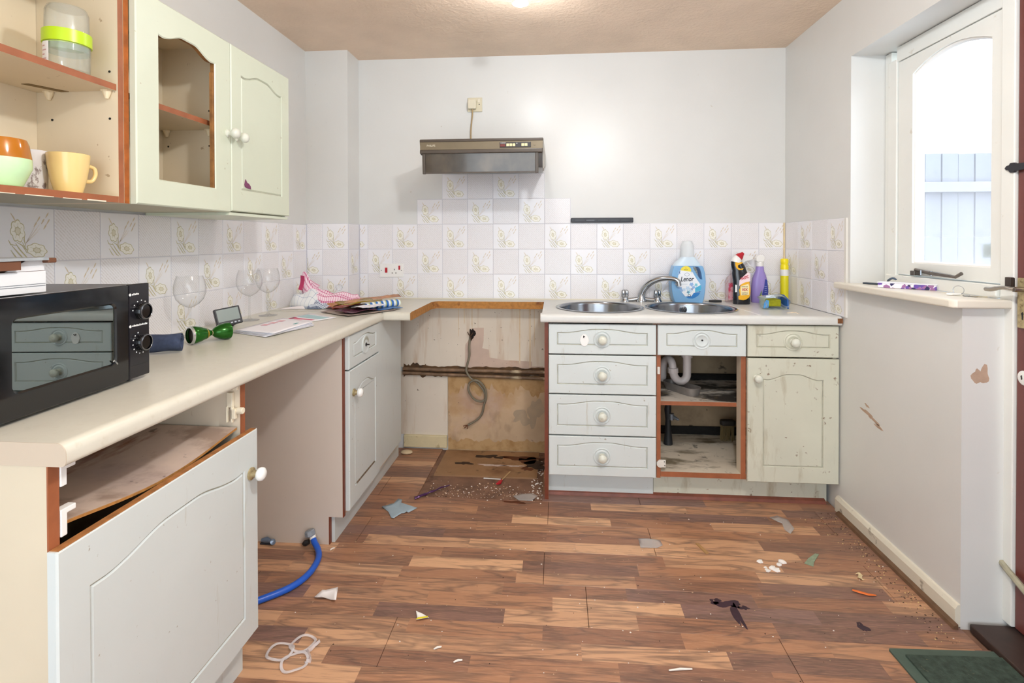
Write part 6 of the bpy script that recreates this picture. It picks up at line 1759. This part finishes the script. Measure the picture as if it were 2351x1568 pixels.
# plastic can rings
rg = root('can_rings', (-.71, -1.56, 0), 'clear plastic can rings lying on the floor', 'can rings')
M_RING = clear('ring_plastic', (.97, .97, .98), .42, 1.0, (.95, .93, .95))
for (cx, cy, rx_, ry_, a0) in ((-.700, -1.520, .036, .030, .5), (-.752, -1.556, .037, .033, .2), (-.690, -1.590, .036, .036, -.3)):
    P = []
    for i in range(28):
        a = 2 * pi * i / 28
        x, y = rx_ * cos(a), ry_ * sin(a)
        P.append((cx + x * cos(a0) - y * sin(a0), cy + x * sin(a0) + y * cos(a0), .004 + .003 * (1 + sin(3 * a + cx * 40))))
    b = MB(); b.tube(P + P[:1], .0044, 6, flat=.45); b.build('ring', M_RING, rg, smooth=60)
b = MB(); b.sheet(lambda u, v: (-.668 + .022 * sin(9 * u) * .5 + .012 * v, -1.505 - .085 * u, .004 + .016 * v * abs(sin(7 * u)) + .006 * sin(11 * v)), 12, 4); b.build('torn_edge', M_RING, rg, smooth=40)
FILM = clear('sticky_film', (.97, .96, .96), .26, 1.6, (.95, .93, .92))
card('tape_piece', [(.402, -.866), (.445, -.862), (.490, -.870), (.494, -.905), (.470, -.925), (.402, -.928)], .0012, FILM, 'square piece of clear tape on the floor before the drawers', 'tape', curl=.001)
card('tape_piece', [(1.005, -.655), (1.045, -.638), (1.080, -.665), (1.075, -.74), (1.040, -.785), (1.030, -.75), (1.045, -.69), (1.015, -.675)], .0012, FILM, 'curved strip of clear film on the floor before the right door', 'tape', curl=.003)
b = MB(); b.prism([(.628, -.884), (.640, -.886), (.662, -.948), (.650, -.952)], 'z', .0004, .005); tag(b.build('wood_splinter', mat('splinter', 'B08A5A', .7)), 'short wood splinter on the floor before the open cupboard', 'splinter')
b = MB(); b.prism([(1.005, -.985), (1.03, -1.002), (1.045, -.975), (1.088, -.922), (1.076, -.918), (1.035, -.952)], 'z', .0004, .003); tag(b.build('green_sliver', mat('green_card', '8FA088', .6, var=.2, vs=60)), 'pale green sliver of card on the floor near the right door', 'card')
b = MB(); b.tube([(1.098, -1.135, .005), (1.115, -1.146, .006), (1.140, -1.156, .005), (1.164, -1.158, .005)], [.004, .006, .0055, .003], 8, flat=.5); tag(b.build('orange_peel', mat('orange_strip', 'E0702A', .5), smooth=40), 'thin orange strip on the floor near the right wall', 'strip')
b = MB(); b.sheet(lambda u, v: (1.160 + .016 * u + .006 * sin(6 * v), -1.038 - .034 * v, .001 + .008 * abs(sin(5 * v + 2 * u))), 4, 8); tag(b.build('cream_scrap', mat('cream_scrap', 'D8C8A0', .7), solid=.0006), 'curled cream scrap on the floor above the orange strip', 'scrap')
b = MB(); b.lathe([(0, 0), (.020, .0), (.028, .006), (.026, .014), (.012, .02), (0, .021)], (0, 0, 0), (0, 0, 1), 16)
b.xf(Matrix.Translation((-.795, -.082, .0005)) @ Matrix.Diagonal((1.25, .8, .95, 1)))
tag(b.build('beige_lump', mat('beige_foam', 'CDB896', .8, var=.1, vs=30), smooth=60), 'beige rounded lump on the floor at the foot of the blank panel', 'lump')
pt = tag(MB().build('dummy', M_WHITE), None) if False else None
b = MB(); b.tube(curve_pts([(-.605, -.606, .006), (-.580, -.592, .009), (-.555, -.560, .008), (-.528, -.540, .011), (-.500, -.500, .009), (-.465, -.468, .007)], 3), [.010, .008, .011, .008, .007, .010, .007, .006, .009, .006, .005, .007, .006, .004, .005, .003], 8, flat=.6)
for v in b.bm.verts: v.co += Vector((0, 0, .0015 * sin(160 * v.co.x)))
tag(b.build('purple_wrapper', mat('purple_foil', '4E2A58', .3, metal=.4, var=.3, vs=60), smooth=40), 'twisted purple wrapper at the edge of the torn floor', 'wrapper')
lo = root('lolly_stick', (-.20, -.36, -.008), 'stick with a red end lying in the cooker space', 'stick')
b = MB(); b.tube([(-.178, -.285, .004), (-.212, -.385, .003)], .0035, 8, flat=.6); b.build('stick', mat('stick_wood', 'B89A6E', .7), lo)
b = MB(); b.prism([(-.214, -.382), (-.222, -.392), (-.236, -.428), (-.228, -.432), (-.212, -.420), (-.206, -.390)], 'z', -.0005, .007); b.build('red_end', M_RED, lo, bevel=.002)
b = MB(); b.box(-.045, .045, -.003, .003, 0, .003); b.xf(Matrix.Translation((-.265, -.352, -.0075)) @ Matrix.Rotation(-.06, 4, 'Z')); tag(b.build('white_straw', M_WHITE), 'thin white stick lying in the cooker space', 'stick')
card('film_scrap', [(-.14, -.555), (-.10, -.520), (-.05, -.515), (-.02, -.545), (-.05, -.585), (-.11, -.590)], .002, FILM, 'clear film scrap on the purple spill beside the drawer cabinet', 'film', curl=.006, seed=2)
rr = random.Random(21)
for i in range(7):
    x, y = .876 + rr.uniform(-.05, .05), -1.0 + rr.uniform(-.04, .04)
    r = rr.uniform(.006, .014)
    b = MB(); b.lathe([(0, 0), (r, 0), (r * .9, r * .35), (0, r * .55)], (x, y, .0003), (0, 0, 1), 8)
    for v in b.bm.verts: v.co.x += .3 * r * sin(500 * v.co.y)
    tag(b.build('plaster_crumb', mat('chalk', 'EDEBE8', .8)), 'one of seven white plaster crumbs clustered on the floor left of the green sliver', 'crumb', 'white crumbs on the floor')
# scattered grit, past counting
b = MB()
def grit(x, y, z, r):
    q = [Vector((x + r * cos(a) * rr.uniform(.5, 1.2), y + r * sin(a) * rr.uniform(.5, 1.2), z)) for a in (0, 1.6, 3.1, 4.7)]
    top = Vector((x, y, z + r * .7))
    vs = [b.bm.verts.new(p) for p in q]; tv = b.bm.verts.new(top)
    for i in range(4): 
        f = b.bm.faces.new((vs[i], vs[(i + 1) % 4], tv)); f.material_index = b.mi
for i in range(380):
    b.mi = rr.choice((0, 0, 1, 1, 2))
    grit(rr.uniform(-.57, .0), rr.gauss(-.525, .05), .0003 if rr.random() < .3 else -.0075, rr.uniform(.0015, .005))
for i in range(380):
    b.mi = rr.choice((0, 0, 1, 1, 1, 2))
    x = rr.uniform(-.80, 1.3); y = rr.uniform(-1.75, -.62)
    grit(x, y, .0003, rr.uniform(.0012, .0035))
for i in range(260):
    b.mi = rr.choice((2, 2, 3))
    grit(1.30 - abs(rr.gauss(0, .05)), rr.uniform(-1.37, -.6), .0003, rr.uniform(.001, .004))
for i in range(60):
    b.mi = 0
    grit(rr.uniform(-.03, .03) - .03, rr.uniform(-.55, -.05), -.0075, rr.uniform(.003, .008))
o = b.build('floor_grit', [mat('grit_white', 'E4DED6', .8), mat('grit_tan', 'B89A7C', .8), mat('grit_dark', '4A382E', .8), mat('grit_straw', 'D8C088', .8)], org=(0, 0, 0))
tag(o, 'fine grit and crumbs scattered over the floor', 'grit', kind='stuff')
for (x, y, l, a, c) in ((-.289, -1.502, .014, .5, 'grit_white'), (-.221, -1.546, .018, .4, 'grit_white'), (.468, -1.53, .020, .15, 'grit_straw'), (.335, -.672, .010, .2, 'grit_white')):
    pass
bits = (((-.289, -1.502), .012, .5, 'small white bit on the floor below the yellow scrap'), ((-.219, -1.546), .013, .4, 'white pellet on the floor nearest the front edge'), ((.42, -1.528), .034, .15, 'long pale sliver on the floor near the front edge'), ((-.821, -1.034), .010, 1.0, 'white bit on the floor just right of the hose coupling'))
for (x, y), l, a, lab in bits:
    b = MB(); b.tube([(-l, 0, .0035), (0, .0015, .0045), (l, 0, .0035)], [.002, .0032, .002], 6); b.xf(Matrix.Translation((x, y, 0)) @ Matrix.Rotation(a, 4, 'Z'))
    tag(b.build('debris_bit', MATS['grit_white'], smooth=40), lab, 'debris')
# door mat
dm = root('door_mat', (1.25, -1.65, 0), 'dark green door mat on the floor by the brown door', 'mat')
Mm = Matrix.Translation((1.28, -1.63, 0)) @ Matrix.Rotation(radians(2), 4, 'Z')
b = MB(); b.prism(rounded_poly(0, 0, .215, .235, .006), 'z', .0003, .006); b.xf(Mm); b.build('backing', mat('mat_rubber', '4C5E54', .7, var=.1, vs=20), dm)
b = MB(); b.box(-.185, .185, -.205, .205, .006, .012); b.xf(Mm); b.build('pile', mat('mat_green_pile', '3C4C42', .95, var=.45, vs=60, bump=1.0, bs=220, bd=.004, stains=[dict(col='8C8464', scale=40, lo=.66, hi=.72, amt=.6)]), dm)
